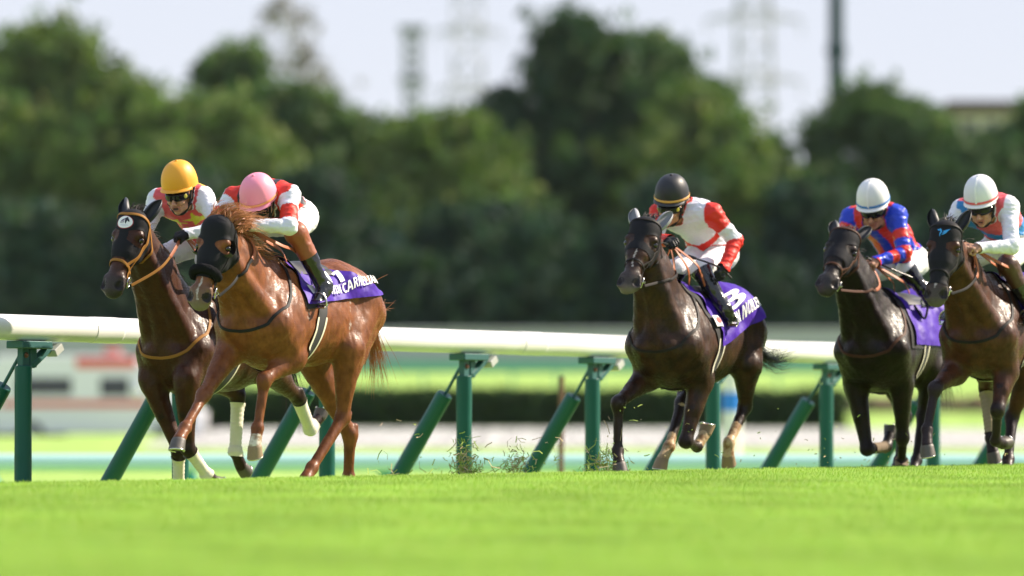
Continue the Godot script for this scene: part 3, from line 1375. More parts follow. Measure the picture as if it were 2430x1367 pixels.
func flat_disc(n: int, rx := 0.5, ry := 0.5) -> PackedVector2Array:
	var r := PackedVector2Array()
	for k in n:
		var a := TAU * k / n
		var b := TAU * (k + 1) / n
		r.append_array([Vector2(0.5, 0.5), Vector2(0.5 + rx * cos(a), 0.5 + ry * sin(a)), Vector2(0.5 + rx * cos(b), 0.5 + ry * sin(b))])
	return r


func flat_rect() -> PackedVector2Array:
	var r := PackedVector2Array()
	for i in 3:
		for j in 3:
			var a := Vector2(i, j) / 3.0
			var b := Vector2(i + 1, j + 1) / 3.0
			r.append_array([a, Vector2(b.x, a.y), b, a, b, Vector2(a.x, b.y)])
	return r


func compute_rider(r: Dictionary) -> void:
	var out := {}
	var f := rider_field(r)
	var h: Face = r.face
	var noise := FastNoiseLite.new()
	noise.seed = 77 + int(r.silks)
	noise.frequency = 1.0
	var far := Vector3(99, 99, 99)
	var skin: Color = r.skin
	# head
	var lo := h.o
	var hi := h.o
	for q in [h.p(0.12, 0.1, 0.14), h.p(-0.12, 0.1, 0.14), h.p(0.12, -0.16, 0.14), h.p(-0.12, -0.16, 0.14), h.p(0.12, 0.1, -0.12), h.p(-0.12, 0.1, -0.12), h.p(0.12, -0.16, -0.12), h.p(-0.12, -0.16, -0.12)]:
		lo = lo.min(q)
		hi = hi.max(q)
	f.sample(lo, hi, 0.0046)
	var s := f.extract(0.0, -far, far, true, 0.25)
	var m := PackedFloat32Array()
	var keep := PackedInt32Array()
	var every := f.near(lo, hi)
	var cols := PackedColorArray()
	for i in s.v.size():
		var p: Vector3 = s.v[i]
		var g: int = int(s.tag[i])
		var q := p - h.o
		var c := skin * (1.0 + 0.12 * noise.get_noise_3dv(p * 60.0))
		if g == 32:
			c = c.lerp(Color(0.30, 0.08, 0.06), 0.6)
		if Vector3(q.dot(h.x), (q.dot(h.u) + 0.0845) * 1.6, 0).length() < 0.016 + r.get("mouth", 0.003) * 0.5 and q.dot(h.f) < 0.097 and q.dot(h.f) > 0.06 and absf(q.dot(h.u) + 0.0845) < maxf(0.0025, r.get("mouth", 0.003) * 0.85):
			c = Color(0.05, 0.015, 0.012)
		cols.append(c)
	var ix: PackedInt32Array = s.ix
	for t in range(0, ix.size(), 3):
		if int(s.tag[ix[t]]) >= 30 and int(s.tag[ix[t]]) < 40:
			keep.append_array([ix[t], ix[t + 1], ix[t + 2]])
	var whole := {"v": s.v, "n": s.n, "ix": keep}
	# hands
	for i in 2:
		var ha: Vector3 = r.haR if i == 0 else r.haL
		f.sample(ha - Vector3.ONE * 0.13, ha + Vector3.ONE * 0.13, 0.0044)
		s = f.extract(0.0, -far, far, true, 0.15)
		keep = PackedInt32Array()
		ix = s.ix
		for t in range(0, ix.size(), 3):
			if int(s.tag[ix[t]]) == 40:
				keep.append_array([ix[t], ix[t + 1], ix[t + 2]])
		for p in s.v:
			cols.append(skin * 0.95 if not r.gloves else Color(0.02, 0.02, 0.022))
		whole = Field.merged(whole, {"v": s.v, "n": s.n, "ix": keep})
		if r.gloves:
			out["glove%d" % i] = Field.surface({"v": s.v, "n": s.n, "ix": keep})
	# body under the clothes, and the clothes
	lo = far
	hi = -far
	for i in f.A.size():
		lo = lo.min(f.A[i] - Vector3.ONE * (f.RA[i] + 0.06))
		hi = hi.max(f.A[i] + Vector3.ONE * (f.RA[i] + 0.06))
	f.sample(lo, hi, 0.0088)
	s = f.extract(-0.006, -far, far, true, 0.4)
	keep = PackedInt32Array()
	ix = s.ix
	for t in range(0, ix.size(), 3):
		var g: int = int(s.tag[ix[t]])
		if (g < 30 or g > 40) or (g == 30 and (s.v[ix[t]] - h.o).dot(h.u) < -0.12):
			keep.append_array([ix[t], ix[t + 1], ix[t + 2]])
	for p in s.v:
		cols.append(skin)
	whole = Field.merged(whole, {"v": s.v, "n": s.n, "ix": keep})
	out.body = Field.surface(whole, cols)
	for job in [["shirt", 0.007, 0, 29], ["breeches", 0.003, 50, 59], ["boots", 0.0075, 60, 69]]:
		s = f.extract(job[1], -far, far, true, 0.4)
		m.resize(0)
		for i in s.v.size():
			var p: Vector3 = s.v[i]
			var g: int = int(s.tag[i])
			if g == 0 or g >= 20:
				var mine := 9.0
				var other := 9.0
				for b in f.lists[s.block[i]]:
					var d := f.one(b, p)
					if f.TAG[b] >= job[2] and f.TAG[b] <= job[3]:
						mine = minf(mine, d)
					elif f.SUB[b] == 0:
						other = minf(other, d)
				m.append(other - mine + (0.012 if job[0] == "shirt" else (r.get("boot_up", 0.012) if job[0] == "boots" else 0.0)))
			else:
				m.append(-1.0)
		if job[0] == "shirt":
			var V: PackedVector3Array = s.v
			for i in V.size():
				var p := V[i]
				var q := noise.get_noise_3dv(p * Vector3(9, 16, 9))
				var fold := 1.0 - absf(noise.get_noise_3dv(p * Vector3(7, 13, 7) + Vector3(5, 5, 5))) * 3.0
				V[i] = p + s.n[i] * (0.005 * q + 0.006 * maxf(0.0, fold))
			s.v = V
			s.n = Field.normals(V, s.ix)
			var kc := PackedColorArray()
			for i in s.v.size():
				kc.append(silk(s.v[i], s.tag[i], r))
			keep = PackedInt32Array()
			ix = s.ix
			for t in range(0, ix.size(), 3):
				if m[ix[t]] > 0.0 and m[ix[t + 1]] > 0.0 and m[ix[t + 2]] > 0.0:
					keep.append_array([ix[t], ix[t + 1], ix[t + 2]])
			out.shirt = Field.surface({"v": s.v, "n": s.n, "ix": keep}, kc)
		else:
			var sf := Field.clip(s, m)
			var V: PackedVector3Array = sf.v
			for i in V.size():
				V[i] += sf.n[i] * (0.004 * noise.get_noise_3dv(V[i] * 18.0) + (0.003 * maxf(0.0, 1.0 - 4.0 * absf(noise.get_noise_3dv(V[i] * Vector3(8, 20, 8)))) if job[0] == "breeches" else 0.002 * sin(V[i].y * 150.0) * smoothstep(0.14, 0.0, (V[i] - r.ankL).length())))
			sf.v = V
			sf.n = Field.normals(V, sf.ix)
			if job[0] == "boots":
				var legs60 := PackedInt32Array()
				var legs61 := PackedInt32Array()
				for b in f.A.size():
					if f.TAG[b] == 60:
						legs60.append(b)
					elif f.TAG[b] == 61:
						legs61.append(b)
				for i in 2: # two boots, split by which leg is nearer; the tops may be of another leather
					var kn: Vector3 = r.kneeR if i == 0 else r.kneeL
					var an: Vector3 = r.ankR if i == 0 else r.ankL
					var bl: Array[int] = []
					m.resize(0)
					var m2 := PackedFloat32Array()
					for p in sf.v:
						var d0 := 9.0
						var d1 := 9.0
						for b in legs60:
							d0 = minf(d0, f.one(b, p))
						for b in legs61:
							d1 = minf(d1, f.one(b, p))
						var own := (d1 - d0) if i == 0 else (d0 - d1)
						var t: float = (p - kn).dot((an - kn).normalized()) / (an - kn).length()
						m.append(minf(own, t - r.top))
						m2.append(minf(own, r.top - t))
					out["boot%d" % i] = Field.surface(Field.clip(sf, m))
					out["boot_top%d" % i] = Field.surface(Field.clip(sf, m2))
			else:
				out[job[0]] = Field.surface(sf)
	r.out = out


# ---------------------------------------------------------------- the ground
const RAIL := Vector3(-3.392, 0.0, -1.2) # a point of the running rail
const ALONG := Vector3(0.549, 0.0, -0.836) # where the rail runs to
const ACROSS := Vector3(0.836, 0.0, 0.549) # from the rail towards the stand


static func from_rail(x: float, z: float) -> float:
	return (x - RAIL.x) * ACROSS.x + (z - RAIL.z) * ACROSS.z


static func ground_at(x: float, z: float) -> float:
	var u := from_rail(x, z)
	var w := (x - RAIL.x) * ALONG.x + (z - RAIL.z) * ALONG.z
	var d := 41.2 - z
	var h := 0.062 * (u - 1.8)
	# the crown of the track, then gently down towards the stand
	var crown := -0.003 + 0.0125 * clampf(w + 7.3, -6.0, 18.0)
	var t := smoothstep(3.6, 6.0, u)
	h = lerpf(minf(h, crown), crown, t)
	h -= 0.013 * maxf(0.0, u - 6.0)
	if u < -0.6: # the bank behind the rail falls to the dirt course, the far side rises again
		var low := -0.8
		low = lerpf(low, 0.45, smoothstep(80.0, 122.0, d))
		if x < -9.2 and d > 100.0:
			low = lerpf(low, 1.02, smoothstep(122.0, 160.0, d))
		else:
			low = lerpf(low, 0.64, smoothstep(120.0, 142.0, d))
			low = lerpf(low, 1.41, clampf((d - 142.0) / 46.0, 0.0, 1.0))
		low = lerpf(low, 2.5, smoothstep(190.0, 200.0, d))
		low = lerpf(low, 4.0, clampf((d - 200.0) / 26.0, 0.0, 1.0))
		low = lerpf(low, 6.6, smoothstep(228.0, 300.0, d))
		h = lerpf(0.062 * -2.4, low, smoothstep(-0.6, -9.0, u))
	return h


# ---------------------------------------------------------------- the scene
func _ready() -> void:
	var cam := Camera3D.new()
	cam.name = "camera"
	add_child(cam)
	cam.position = Vector3(0, 0.15, 41.2)
	cam.rotation.x = atan(431.5 / 14500.0)
	var lens := CameraAttributesPhysical.new()
	lens.frustum_focal_length = 254.57
	lens.frustum_focus_distance = 41.5
	lens.frustum_near = 0.5
	lens.frustum_far = 3000.0
	lens.exposure_aperture = 1.8
	cam.attributes = lens
	cam.fov = rad_to_deg(2.0 * atan(683.5 / 14500.0))
	cam.far = 3000.0

	var env := Environment.new()
	env.tonemap_mode = Environment.TONE_MAPPER_LINEAR
	env.tonemap_exposure = 2.0
	env.background_mode = Environment.BG_SKY
	env.sky = Sky.new()
	env.fog_enabled = true
	env.fog_density = 0.00004
	env.fog_light_color = Color(0.86, 0.90, 0.97)
	env.sdfgi_enabled = true
	env.ssao_enabled = true
	env.ssil_enabled = true
	var sky := ProceduralSkyMaterial.new()
	sky.sky_top_color = Color(0.74, 0.80, 0.92)
	sky.sky_horizon_color = Color(0.92, 0.928, 0.945)
	sky.sky_curve = 0.12
	sky.sky_energy_multiplier = 0.77
	sky.ground_bottom_color = Color(0.25, 0.30, 0.14)
	sky.ground_horizon_color = Color(0.5, 0.55, 0.45)
	sky.sun_angle_max = 2.0
	env.sky.sky_material = sky
	var we := WorldEnvironment.new()
	we.name = "environment"
	we.environment = env
	add_child(we)
	var sun := DirectionalLight3D.new()
	sun.name = "sun"
	add_child(sun)
	sun.light_color = Color(1.0, 0.94, 0.86)
	sun.light_energy = 1.6
	sun.light_angular_distance = 0.6
	sun.shadow_enabled = true
	var to_sun := Vector3(0.75, 0.63, -0.28).normalized()
	sun.basis = Basis.looking_at(-to_sun, Vector3.UP)

	hair_normal = noise_texture(0.012, 512, 6.0, 5, 3)
	cloth_normal = noise_texture(0.02, 512, 5.0, 4, 5)
	mottle = noise_texture(0.01, 512, 0.0, 5, 9, ramp(Color(0.42, 0.42, 0.42), Color(1, 1, 1), 0.36, 0.62))

	var horses := horse_specs()
	var riders := rider_specs()
	specs_by_index = horses
	var n := horses.size()
	var id := WorkerThreadPool.add_group_task(func(i: int) -> void:
		if i < n:
			compute_horse(horses[i])
		else:
			compute_rider(riders[i - n])
		, n + riders.size(), -1, true)
	build_ground()
	build_rail()
	build_far()
	WorkerThreadPool.wait_for_group_task_completion(id)
	for sp in horses:
		build_horse(sp)
	for r in riders:
		build_rider(r)
	build_debris()


func horse_specs() -> Array:
	var bold := SystemFont.new()
	bold.font_names = PackedStringArray(["Droid Sans"])
	bold.font_weight = 700
	# straps of a bridle, in the head's own frame
	var noseband := [[0.40, -0.16, 0.0], [0.395, -0.12, 0.05], [0.385, -0.06, 0.075], [0.365, 0.0, 0.045], [0.36, 0.01, 0.0], [0.365, 0.0, -0.045], [0.385, -0.06, -0.075], [0.395, -0.12, -0.05], [0.40, -0.16, 0.0]]
	var browband := [[0.05, -0.14, 0.10], [0.04, -0.08, 0.10], [0.025, -0.01, 0.07], [0.03, 0.03, 0.0], [0.025, -0.01, -0.07], [0.04, -0.08, -0.10], [0.05, -0.14, -0.10]]
	var cheek_l := [[0.02, -0.10, 0.09], [0.12, -0.125, 0.11], [0.25, -0.12, 0.10], [0.36, -0.10, 0.075], [0.46, -0.09, 0.06]]
	var cheek_r := [[0.02, -0.10, -0.09], [0.12, -0.125, -0.11], [0.25, -0.12, -0.10], [0.36, -0.10, -0.075], [0.46, -0.09, -0.06]]
	var cross_l := [[0.18, -0.125, 0.11], [0.28, -0.09, 0.085], [0.385, -0.03, 0.06]]
	var throat_l := [[0.05, -0.14, 0.10], [0.16, -0.2, 0.09], [0.22, -0.23, 0.04], [0.23, -0.235, 0.0]]
	var throat_r := [[0.05, -0.14, -0.10], [0.16, -0.2, -0.09], [0.22, -0.23, -0.04], [0.23, -0.235, 0.0]]
	var chin_strap := [[0.47, -0.10, 0.06], [0.49, -0.15, 0.03], [0.49, -0.155, 0.0], [0.49, -0.15, -0.03], [0.47, -0.10, -0.06]]
	var full := [noseband, browband, cheek_l, cheek_r, cross_l, throat_l, throat_r, chin_strap]
	var plain := [cheek_l, cheek_r, throat_l, throat_r, chin_strap, noseband]
	var word := flat_text("WIN CARNELIAN", bold)
	var word3 := flat_text("CARON NOBLER", bold)
	var ten := flat_text("11", bold)
	var three := flat_text("3", bold)
	var white := Color(0.8, 0.8, 0.8)
	var a := []
	# the bay by the rail
	a.append({
		"name": "racehorse", "pos": Vector3(-2.238, -0.055, -1.325), "yaw": 27.0, "seed": 11, "dy": -0.09, "coat": Color(0.040, 0.0125, 0.005), "coat2": Color(0.066, 0.021, 0.008), "dark": Color(0.016, 0.009, 0.007), "points": 0.85, "muzzle_dark": 0.85, "muzzle": Color(0.040, 0.034, 0.033), "chin": Color(0.03, 0.024, 0.022),
		"socks": [0.0, 0.0, 0.0, 0.0], "head": Head.new(P(0.88, 1.958, 0.041), P(1.14, 1.41, 0.004), Vector3(1, 0.0, -0.05), 1.0), "arch": 0.02,
		"legs": [[P(0.26, 0.83, -0.16), P(0.16, 0.336, -0.001), P(0, 0.102, -0.093), P(0.06, 0.038, -0.065)], [P(0.34, 0.83, 0.165), P(0.26, 0.353, 0.131), P(0.04, 0.167, 0.159), P(-0.02, 0.126, 0.179)],
			[P(-0.58, 0.89, -0.2), P(-0.86, 0.728, -0.107), P(-0.84, 0.333, -0.119), P(-0.92, 0.232, -0.116)], [P(-0.71, 0.92, 0.2), P(-1.16, 0.723, 0.208), P(-1.48, 0.498, 0.134), P(-1.58, 0.577, 0.152)]],
		"hood": {"low": 0.335, "side": 0.55, "eye": 0.062, "back": 0.17}, "strap": 0.021, "bridle": full, "tack": Color(0.30, 0.135, 0.03),
		"cloth": {"front": -0.08, "lean": 0.15, "rear": -0.92, "low": 1.26, "tilt": 0.0, "pad": 0.01}, "girth": -0.14,
		"bandages": [[0, 0.16, 0.98], [1, 0.14, 1.0], [2, 0.12, 1.08], [3, 0.12, 1.08]], "bandage": Color(0.72, 0.68, 0.56), "letters": [], "mane": Color(0.03, 0.018, 0.012),
		"label": "dark bay racehorse in tan bridle and white leg bandages, running nearest the rail",
	})
	# the chestnut
	a.append({
		"name": "racehorse", "pos": Vector3(-1.625, 0.01, 0), "yaw": 28.0, "seed": 12, "dy": 0.0, "coat": Color(0.125, 0.036, 0.0105), "coat2": Color(0.245, 0.083, 0.027), "dark": Color(0.10, 0.035, 0.014), "points": 0.15, "muzzle_dark": 0.85, "muzzle": Color(0.14, 0.09, 0.06), "chin": Color(0.16, 0.13, 0.10),
		"socks": [0.0, 0.62, 0.0, 0.0], "head": Head.new(P(0.8, 1.801, 0.048), P(1.02, 1.232, 0.012), Vector3(1, -0.05, -0.1), 1.02), "blaze": 0.006, "blaze_at": 0.44, "blaze_end": 0.56,
		"legs": [[P(0.26, 0.93, -0.17), P(0.613, 0.646, -0.155), P(0.902, 0.419, -0.13), P(1.0, 0.338, -0.12)], [P(0.02, 0.89, 0.18), P(0.289, 0.748, 0.12), P(0.35, 0.418, 0.10), P(0.385, 0.30, 0.10)],
			[P(-0.86, 0.92, -0.2), P(-1.18, 0.382, -0.057), P(-1.22, 0.09, -0.09), P(-1.17, 0.009, -0.068)], [P(-0.66, 0.96, 0.215), P(-0.70, 0.50, 0.16), P(-0.378, 0.151, 0.10), P(-0.29, 0.075, 0.10)]],
		"hood": {"low": 0.405, "side": 0.05, "eye": 0.05, "back": 0.20}, "strap": 0.014, "bridle": plain, "tack": Color(0.018, 0.017, 0.018), "roll": true, "blinkers": true,
		"cloth": {"front": -0.07, "lean": 0.2, "rear": -1.02, "low": 1.295, "tilt": -0.09, "fold": 1.535, "foldslope": 0.33, "pad": 0.0}, "girth": -0.13,
		"bandages": [], "bandage": white, "mane": Color(0.40, 0.155, 0.05),
		"foam": [[P(-0.02, 1.24, 0.25), 0.10], [P(-0.62, 1.17, 0.25), 0.12]],
		"letters": [{"tris": word, "p0": P(-0.36, 1.315, 0), "p1": P(-0.95, 1.365, 0), "up": Vector3(0, 0.085, 0), "off": 0.032, "name": "lettering"}, {"tris": ten, "p0": P(-0.34, 1.435, 0), "p1": P(-0.58, 1.435, 0), "up": Vector3(0, 0.14, 0), "off": 0.032, "name": "number"}, {"tris": flat_rect(), "p0": P(-0.10, 1.305, 0), "p1": P(-0.18, 1.305, 0), "up": Vector3(0, 0.12, 0), "off": 0.032, "name": "badge"}],
		"label": "chestnut racehorse in a black hood with a black sheepskin noseband, leading",
	})
	# the brown with the flag on its cloth
	a.append({
		"name": "racehorse", "pos": Vector3(1.179, 0.07, -2.74), "yaw": 24.0, "seed": 13, "dy": -0.145, "coat": Color(0.017, 0.007, 0.0035), "coat2": Color(0.062, 0.024, 0.010), "dark": Color(0.015, 0.010, 0.008), "points": 0.8, "muzzle_dark": 0.85, "muzzle": Color(0.055, 0.045, 0.042), "chin": Color(0.17, 0.14, 0.11),
		"socks": [0.0, 1.0, 1.25, 1.5], "head": Head.new(P(0.52, 1.858, -0.018), P(0.88, 1.362, -0.022), Vector3(1, -0.06, -0.15), 1.0), "blaze": 0.005, "blaze_at": 0.30, "blaze_end": 0.42,
		"legs": [[P(0.08, 0.75, -0.18), P(0.48, 0.561, -0.247), P(0.49, 0.215, -0.246), P(0.54, 0.125, -0.216)], [P(-0.06, 0.72, 0.17), P(0.08, 0.285, 0.108), P(-0.19, 0.247, 0.085), P(-0.27, 0.339, 0.112)],
			[P(-0.8, 0.82, -0.2), P(-0.44, 0.56, -0.136), P(-0.18, 0.247, -0.128), P(-0.1, 0.156, -0.147)], [P(-0.83, 0.84, 0.21), P(-0.96, 0.54, 0.15), P(-0.7, 0.279, 0.129), P(-0.7, 0.187, 0.122)]],
		"hood": {"low": 0.27, "side": 0.35, "eye": 0.058, "back": 0.16}, "strap": 0.017, "bridle": full, "tack": Color(0.022, 0.018, 0.017), "ears": Color(0.30, 0.30, 0.32),
		"cloth": {"front": 0.02, "lean": -0.45, "rear": -0.97, "low": 1.20, "tilt": -0.30, "pad": 0.05}, "girth": -0.12,
		"bandages": [], "bandage": white, "mane": Color(0.02, 0.014, 0.012),
		"letters": [{"tris": word3, "p0": P(-0.32, 1.06, 0), "p1": P(-0.91, 1.225, 0), "up": Vector3(0, 0.11, 0), "off": 0.032, "name": "lettering"}, {"tris": three, "p0": P(-0.40, 1.225, 0), "p1": P(-0.70, 1.295, 0), "up": Vector3(0, 0.2, 0), "off": 0.032, "name": "number"}, {"tris": flat_rect(), "p0": P(-0.05, 1.05, 0), "p1": P(-0.17, 1.05, 0), "up": Vector3(0, 0.125, 0), "off": 0.032, "name": "flag"}, {"tris": flat_disc(14, 0.3, 0.3), "p0": P(-0.05, 1.05, 0), "p1": P(-0.17, 1.05, 0), "up": Vector3(0, 0.125, 0), "off": 0.0345, "name": "flag_disc"}],
		"tail": [P(-1.6, 0.79, 0.002), P(-2.05, 0.929, 0.054)],
		"label": "dark brown racehorse with dirty white socks, a flag on its saddle cloth",
	})
	# the black-brown
	a.append({
		"name": "racehorse", "pos": Vector3(2.756, 0.1, -4.31), "yaw": 23.0, "seed": 14, "dy": -0.18, "coat": Color(0.008, 0.0042, 0.0027), "coat2": Color(0.017, 0.0085, 0.005), "dark": Color(0.010, 0.007, 0.006), "points": 0.9, "muzzle_dark": 0.85, "muzzle": Color(0.034, 0.029, 0.028), "chin": Color(0.05, 0.04, 0.036),
		"socks": [0.0, 0.0, 0.0, 0.0], "head": Head.new(P(0.65, 1.814, -0.046), P(1.1, 1.355, -0.064), Vector3(1, -0.12, -0.2), 1.0),
		"legs": [[P(0.1, 0.69, -0.17), P(0.12, 0.203, -0.078), P(-0.16, 0.223, -0.021), P(-0.24, 0.312, -0.022)], [P(0.05, 0.69, 0.17), P(-0.04, 0.298, 0.148), P(-0.16, 0.103, 0.099), P(-0.1, 0.041, 0.113)],
			[P(-0.7, 0.79, -0.2), P(-0.88, 0.46, -0.13), P(-0.72, 0.12, -0.12), P(-0.64, 0.05, -0.12)], [P(-0.55, 0.79, 0.2), P(-0.56, 0.46, 0.13), P(-0.46, 0.12, 0.11), P(-0.38, 0.05, 0.11)]],
		"hood": {"low": 0.30, "side": 0.5, "eye": 0.052, "back": 0.17}, "strap": 0.017, "bridle": full, "tack": Color(0.075, 0.032, 0.018), "ears": Color(0.045, 0.045, 0.05),
		"cloth": {"front": -0.02, "lean": 0.25, "rear": -0.92, "low": 1.16, "tilt": 0.0, "pad": 0.03}, "girth": -0.14,
		"bandages": [[0, 0.3, 0.9], [1, 0.85, 1.06]], "bandage": Color(0.22, 0.17, 0.12), "mane": Color(0.012, 0.01, 0.01), "letters": [],
		"label": "almost black racehorse in a brown bridle, its rider in red and blue stripes",
	})
	# the bay with the blue emblem
	a.append({
		"name": "racehorse", "pos": Vector3(3.453, 0.17, -3.11), "yaw": 23.0, "seed": 15, "dy": -0.17, "coat": Color(0.036, 0.012, 0.0055), "coat2": Color(0.088, 0.029, 0.0115), "dark": Color(0.016, 0.010, 0.009), "points": 0.95, "muzzle_dark": 0.85, "muzzle": Color(0.06, 0.05, 0.046), "chin": Color(0.10, 0.085, 0.075),
		"socks": [0.0, 0.0, 0.0, 0.0], "head": Head.new(P(0.87, 1.73, -0.028), P(1.12, 1.153, -0.034), Vector3(1, -0.02, -0.1), 1.0), "blaze": 0.008, "blaze_at": 0.46, "blaze_end": 0.50,
		"legs": [[P(0.2, 0.69, -0.18), P(0.54, 0.57, -0.217), P(0.64, 0.267, -0.247), P(0.7, 0.152, -0.226)], [P(0.1, 0.69, 0.17), P(0.27, 0.414, 0.163), P(0.14, 0.19, 0.103), P(0.05, 0.172, 0.121)],
			[P(-0.48, 0.75, -0.18), P(-0.68, 0.579, -0.245), P(-0.58, 0.212, -0.173), P(-0.54, 0.107, -0.147)], [P(-0.4, 0.75, 0.2), P(-0.5, 0.366, 0.017), P(-0.3, 0.057, 0.053), P(-0.24, 0.001, 0.066)]],
		"hood": {"low": 0.465, "side": 0.10, "eye": 0.056, "back": 0.19}, "strap": 0.017, "bridle": full, "tack": Color(0.018, 0.016, 0.016),
		"cloth": {"front": -0.05, "lean": 0.22, "rear": -0.95, "low": 1.22, "tilt": 0.0, "pad": 0.01}, "girth": -0.13, "ears": Color(0.014, 0.014, 0.015),
		"bandages": [[2, 0.1, 0.9]], "bandage": Color(0.35, 0.28, 0.2), "mane": Color(0.02, 0.014, 0.012), "letters": [],
		"label": "bay racehorse in a black hood with a light blue winged emblem, at the right edge",
	})
	return a


func rider_specs() -> Array:
	var a := []
	var skin := Color(0.52, 0.27, 0.17)
	a.append({"horse": 0, "silks": 1, "boot_up": 0.09, "pelvis": P(-0.28, 1.82, 0.0), "shL": P(0.19, 2.085, 0.205), "shR": P(0.19, 2.075, -0.15), "elL": P(0.28, 1.874, 0.421), "elR": P(0.34, 1.88, -0.16), "haL": P(0.48, 1.824, 0.235), "haR": P(0.54, 1.75, -0.10),
		"palmL": P(-0.3, -0.9, -0.3), "palmR": P(-0.3, -0.9, 0.3), "kneeL": P(0.14, 1.66, 0.2), "kneeR": P(0.14, 1.66, -0.22), "ankL": P(-0.06, 1.28, 0.30), "ankR": P(-0.06, 1.28, -0.30), "toeL": P(0.08, 1.20, 0.31), "toeR": P(0.08, 1.20, -0.31),
		"face": Face.new(P(0.34, 2.251, 0.083), P(0.33, 0.94, 0.02), P(0.93, -0.33, 0.02)), "mouth": 0.009, "skin": skin, "gloves": true, "top": 0.0, "helmet": Color(0.80, 0.36, 0.018), "peak": Color(0.80, 0.36, 0.018), "sticker": true,
		"label": "person crouching in coral silks with yellow stars and a yellow helmet", "breeches": Color(0.62, 0.6, 0.66)})
	a.append({"horse": 1, "silks": 2, "pelvis": P(-0.29, 1.855, -0.01), "shL": P(0.08, 1.985, 0.185), "shR": P(0.10, 1.975, -0.23), "elL": P(0.25, 1.765, 0.285), "elR": P(0.28, 1.76, -0.32), "haL": P(0.42, 1.775, 0.071), "haR": P(0.45, 1.78, -0.08),
		"palmL": P(-0.4, -0.9, 0.1), "palmR": P(-0.4, -0.9, -0.1), "kneeL": P(0.0, 1.735, 0.19), "kneeR": P(0.0, 1.735, -0.22), "ankL": P(-0.2, 1.36, 0.30), "ankR": P(-0.2, 1.36, -0.31), "toeL": P(-0.07, 1.255, 0.31), "toeR": P(-0.07, 1.255, -0.32),
		"face": Face.new(P(0.26, 2.028, 0.022), P(0.54, 0.84, 0.05), P(0.84, -0.54, -0.1)), "skin": skin, "gloves": true, "top": 0.42, "boot_top": Color(0.27, 0.075, 0.03), "helmet": Color(0.92, 0.29, 0.41), "peak": Color(0.92, 0.30, 0.42), "band": Color(0.85, 0.32, 0.12),
		"label": "person bent low in red, black and white silks and a pink helmet", "breeches": Color(0.74, 0.73, 0.78)})
	a.append({"horse": 2, "silks": 3, "pelvis": P(-0.74, 1.66, -0.01), "shL": P(-0.33, 1.93, 0.15), "shR": P(-0.33, 1.94, -0.26), "elL": P(-0.43, 1.735, 0.29), "elR": P(-0.16, 1.741, -0.224), "haL": P(-0.23, 1.523, 0.274), "haR": P(0.04, 1.725, -0.029),
		"palmL": P(-0.2, -0.3, -0.9), "palmR": P(-0.4, -0.9, 0.2), "kneeL": P(-0.26, 1.525, 0.085), "kneeR": P(-0.26, 1.535, -0.105), "ankL": P(-0.262, 1.226, 0.28), "ankR": P(-0.33, 1.23, -0.28), "toeL": P(-0.367, 1.137, 0.29), "toeR": P(-0.2, 1.15, -0.29),
		"face": Face.new(P(-0.18, 2.124, -0.116), P(0.36, 0.92, 0.12), P(0.93, -0.36, -0.02)), "skin": Color(0.50, 0.24, 0.14), "gloves": true, "top": 0.0, "helmet": Color(0.014, 0.014, 0.018), "peak": Color(0.025, 0.025, 0.028), "band": Color(0.62, 0.32, 0.08), "sticker": true,
		"label": "person sitting up in white silks with red belt and sleeves and a black helmet", "breeches": Color(0.76, 0.75, 0.80)})
	a.append({"horse": 3, "silks": 4, "pelvis": P(-0.52, 1.62, 0.0), "shL": P(-0.1, 1.945, 0.085), "shR": P(-0.1, 1.935, -0.28), "elL": P(0, 1.66, 0.18), "elR": P(-0.02, 1.782, -0.322), "haL": P(0.26, 1.59, 0.035), "haR": P(0.26, 1.60, -0.13),
		"palmL": P(-0.3, -0.9, -0.2), "palmR": P(-0.3, -0.9, 0.2), "kneeL": P(-0.059, 1.541, 0.17), "kneeR": P(-0.1, 1.49, -0.2), "ankL": P(-0.143, 1.385, 0.28), "ankR": P(-0.25, 1.2, -0.28), "toeL": P(-0.286, 1.294, 0.29), "toeR": P(-0.12, 1.12, -0.29),
		"face": Face.new(P(0.05, 2.118, -0.066), P(0.45, 0.88, 0.02), P(0.88, -0.46, 0.05)), "skin": Color(0.46, 0.22, 0.13), "gloves": false, "top": 0.0, "helmet": Color(0.72, 0.72, 0.72), "peak": Color(0.78, 0.78, 0.78), "band": Color(0.02, 0.17, 0.5),
		"label": "person in red and blue striped silks and a white helmet with a blue band", "breeches": Color(0.72, 0.71, 0.74)})
	a.append({"horse": 4, "silks": 5, "pelvis": P(-0.26, 1.64, 0.11), "shL": P(0.17, 1.875, 0.215), "shR": P(0.17, 1.86, -0.14), "elL": P(0.32, 1.585, 0.29), "elR": P(0.34, 1.6, -0.26), "haL": P(0.53, 1.57, 0.10), "haR": P(0.54, 1.58, 0.0),
		"palmL": P(-0.3, -0.9, -0.1), "palmR": P(-0.3, -0.9, 0.1), "kneeL": P(0.12, 1.46, 0.19), "kneeR": P(0.12, 1.46, -0.2), "ankL": P(-0.08, 1.15, 0.30), "ankR": P(-0.08, 1.15, -0.3), "toeL": P(0.05, 1.07, 0.31), "toeR": P(0.05, 1.07, -0.31),
		"face": Face.new(P(0.32, 2.008, 0.04), P(0.42, 0.9, 0.0), P(0.9, -0.42, 0.06)), "mouth": 0.006, "skin": skin, "gloves": false, "top": 0.45, "boot_top": Color(0.06, 0.022, 0.014), "helmet": Color(0.72, 0.72, 0.76), "peak": Color(0.8, 0.8, 0.8), "band": Color(0.7, 0.10, 0.11),
		"label": "person in pink silks with a blue hoop and a white helmet with a pink band", "breeches": Color(0.76, 0.74, 0.74)})
	return a


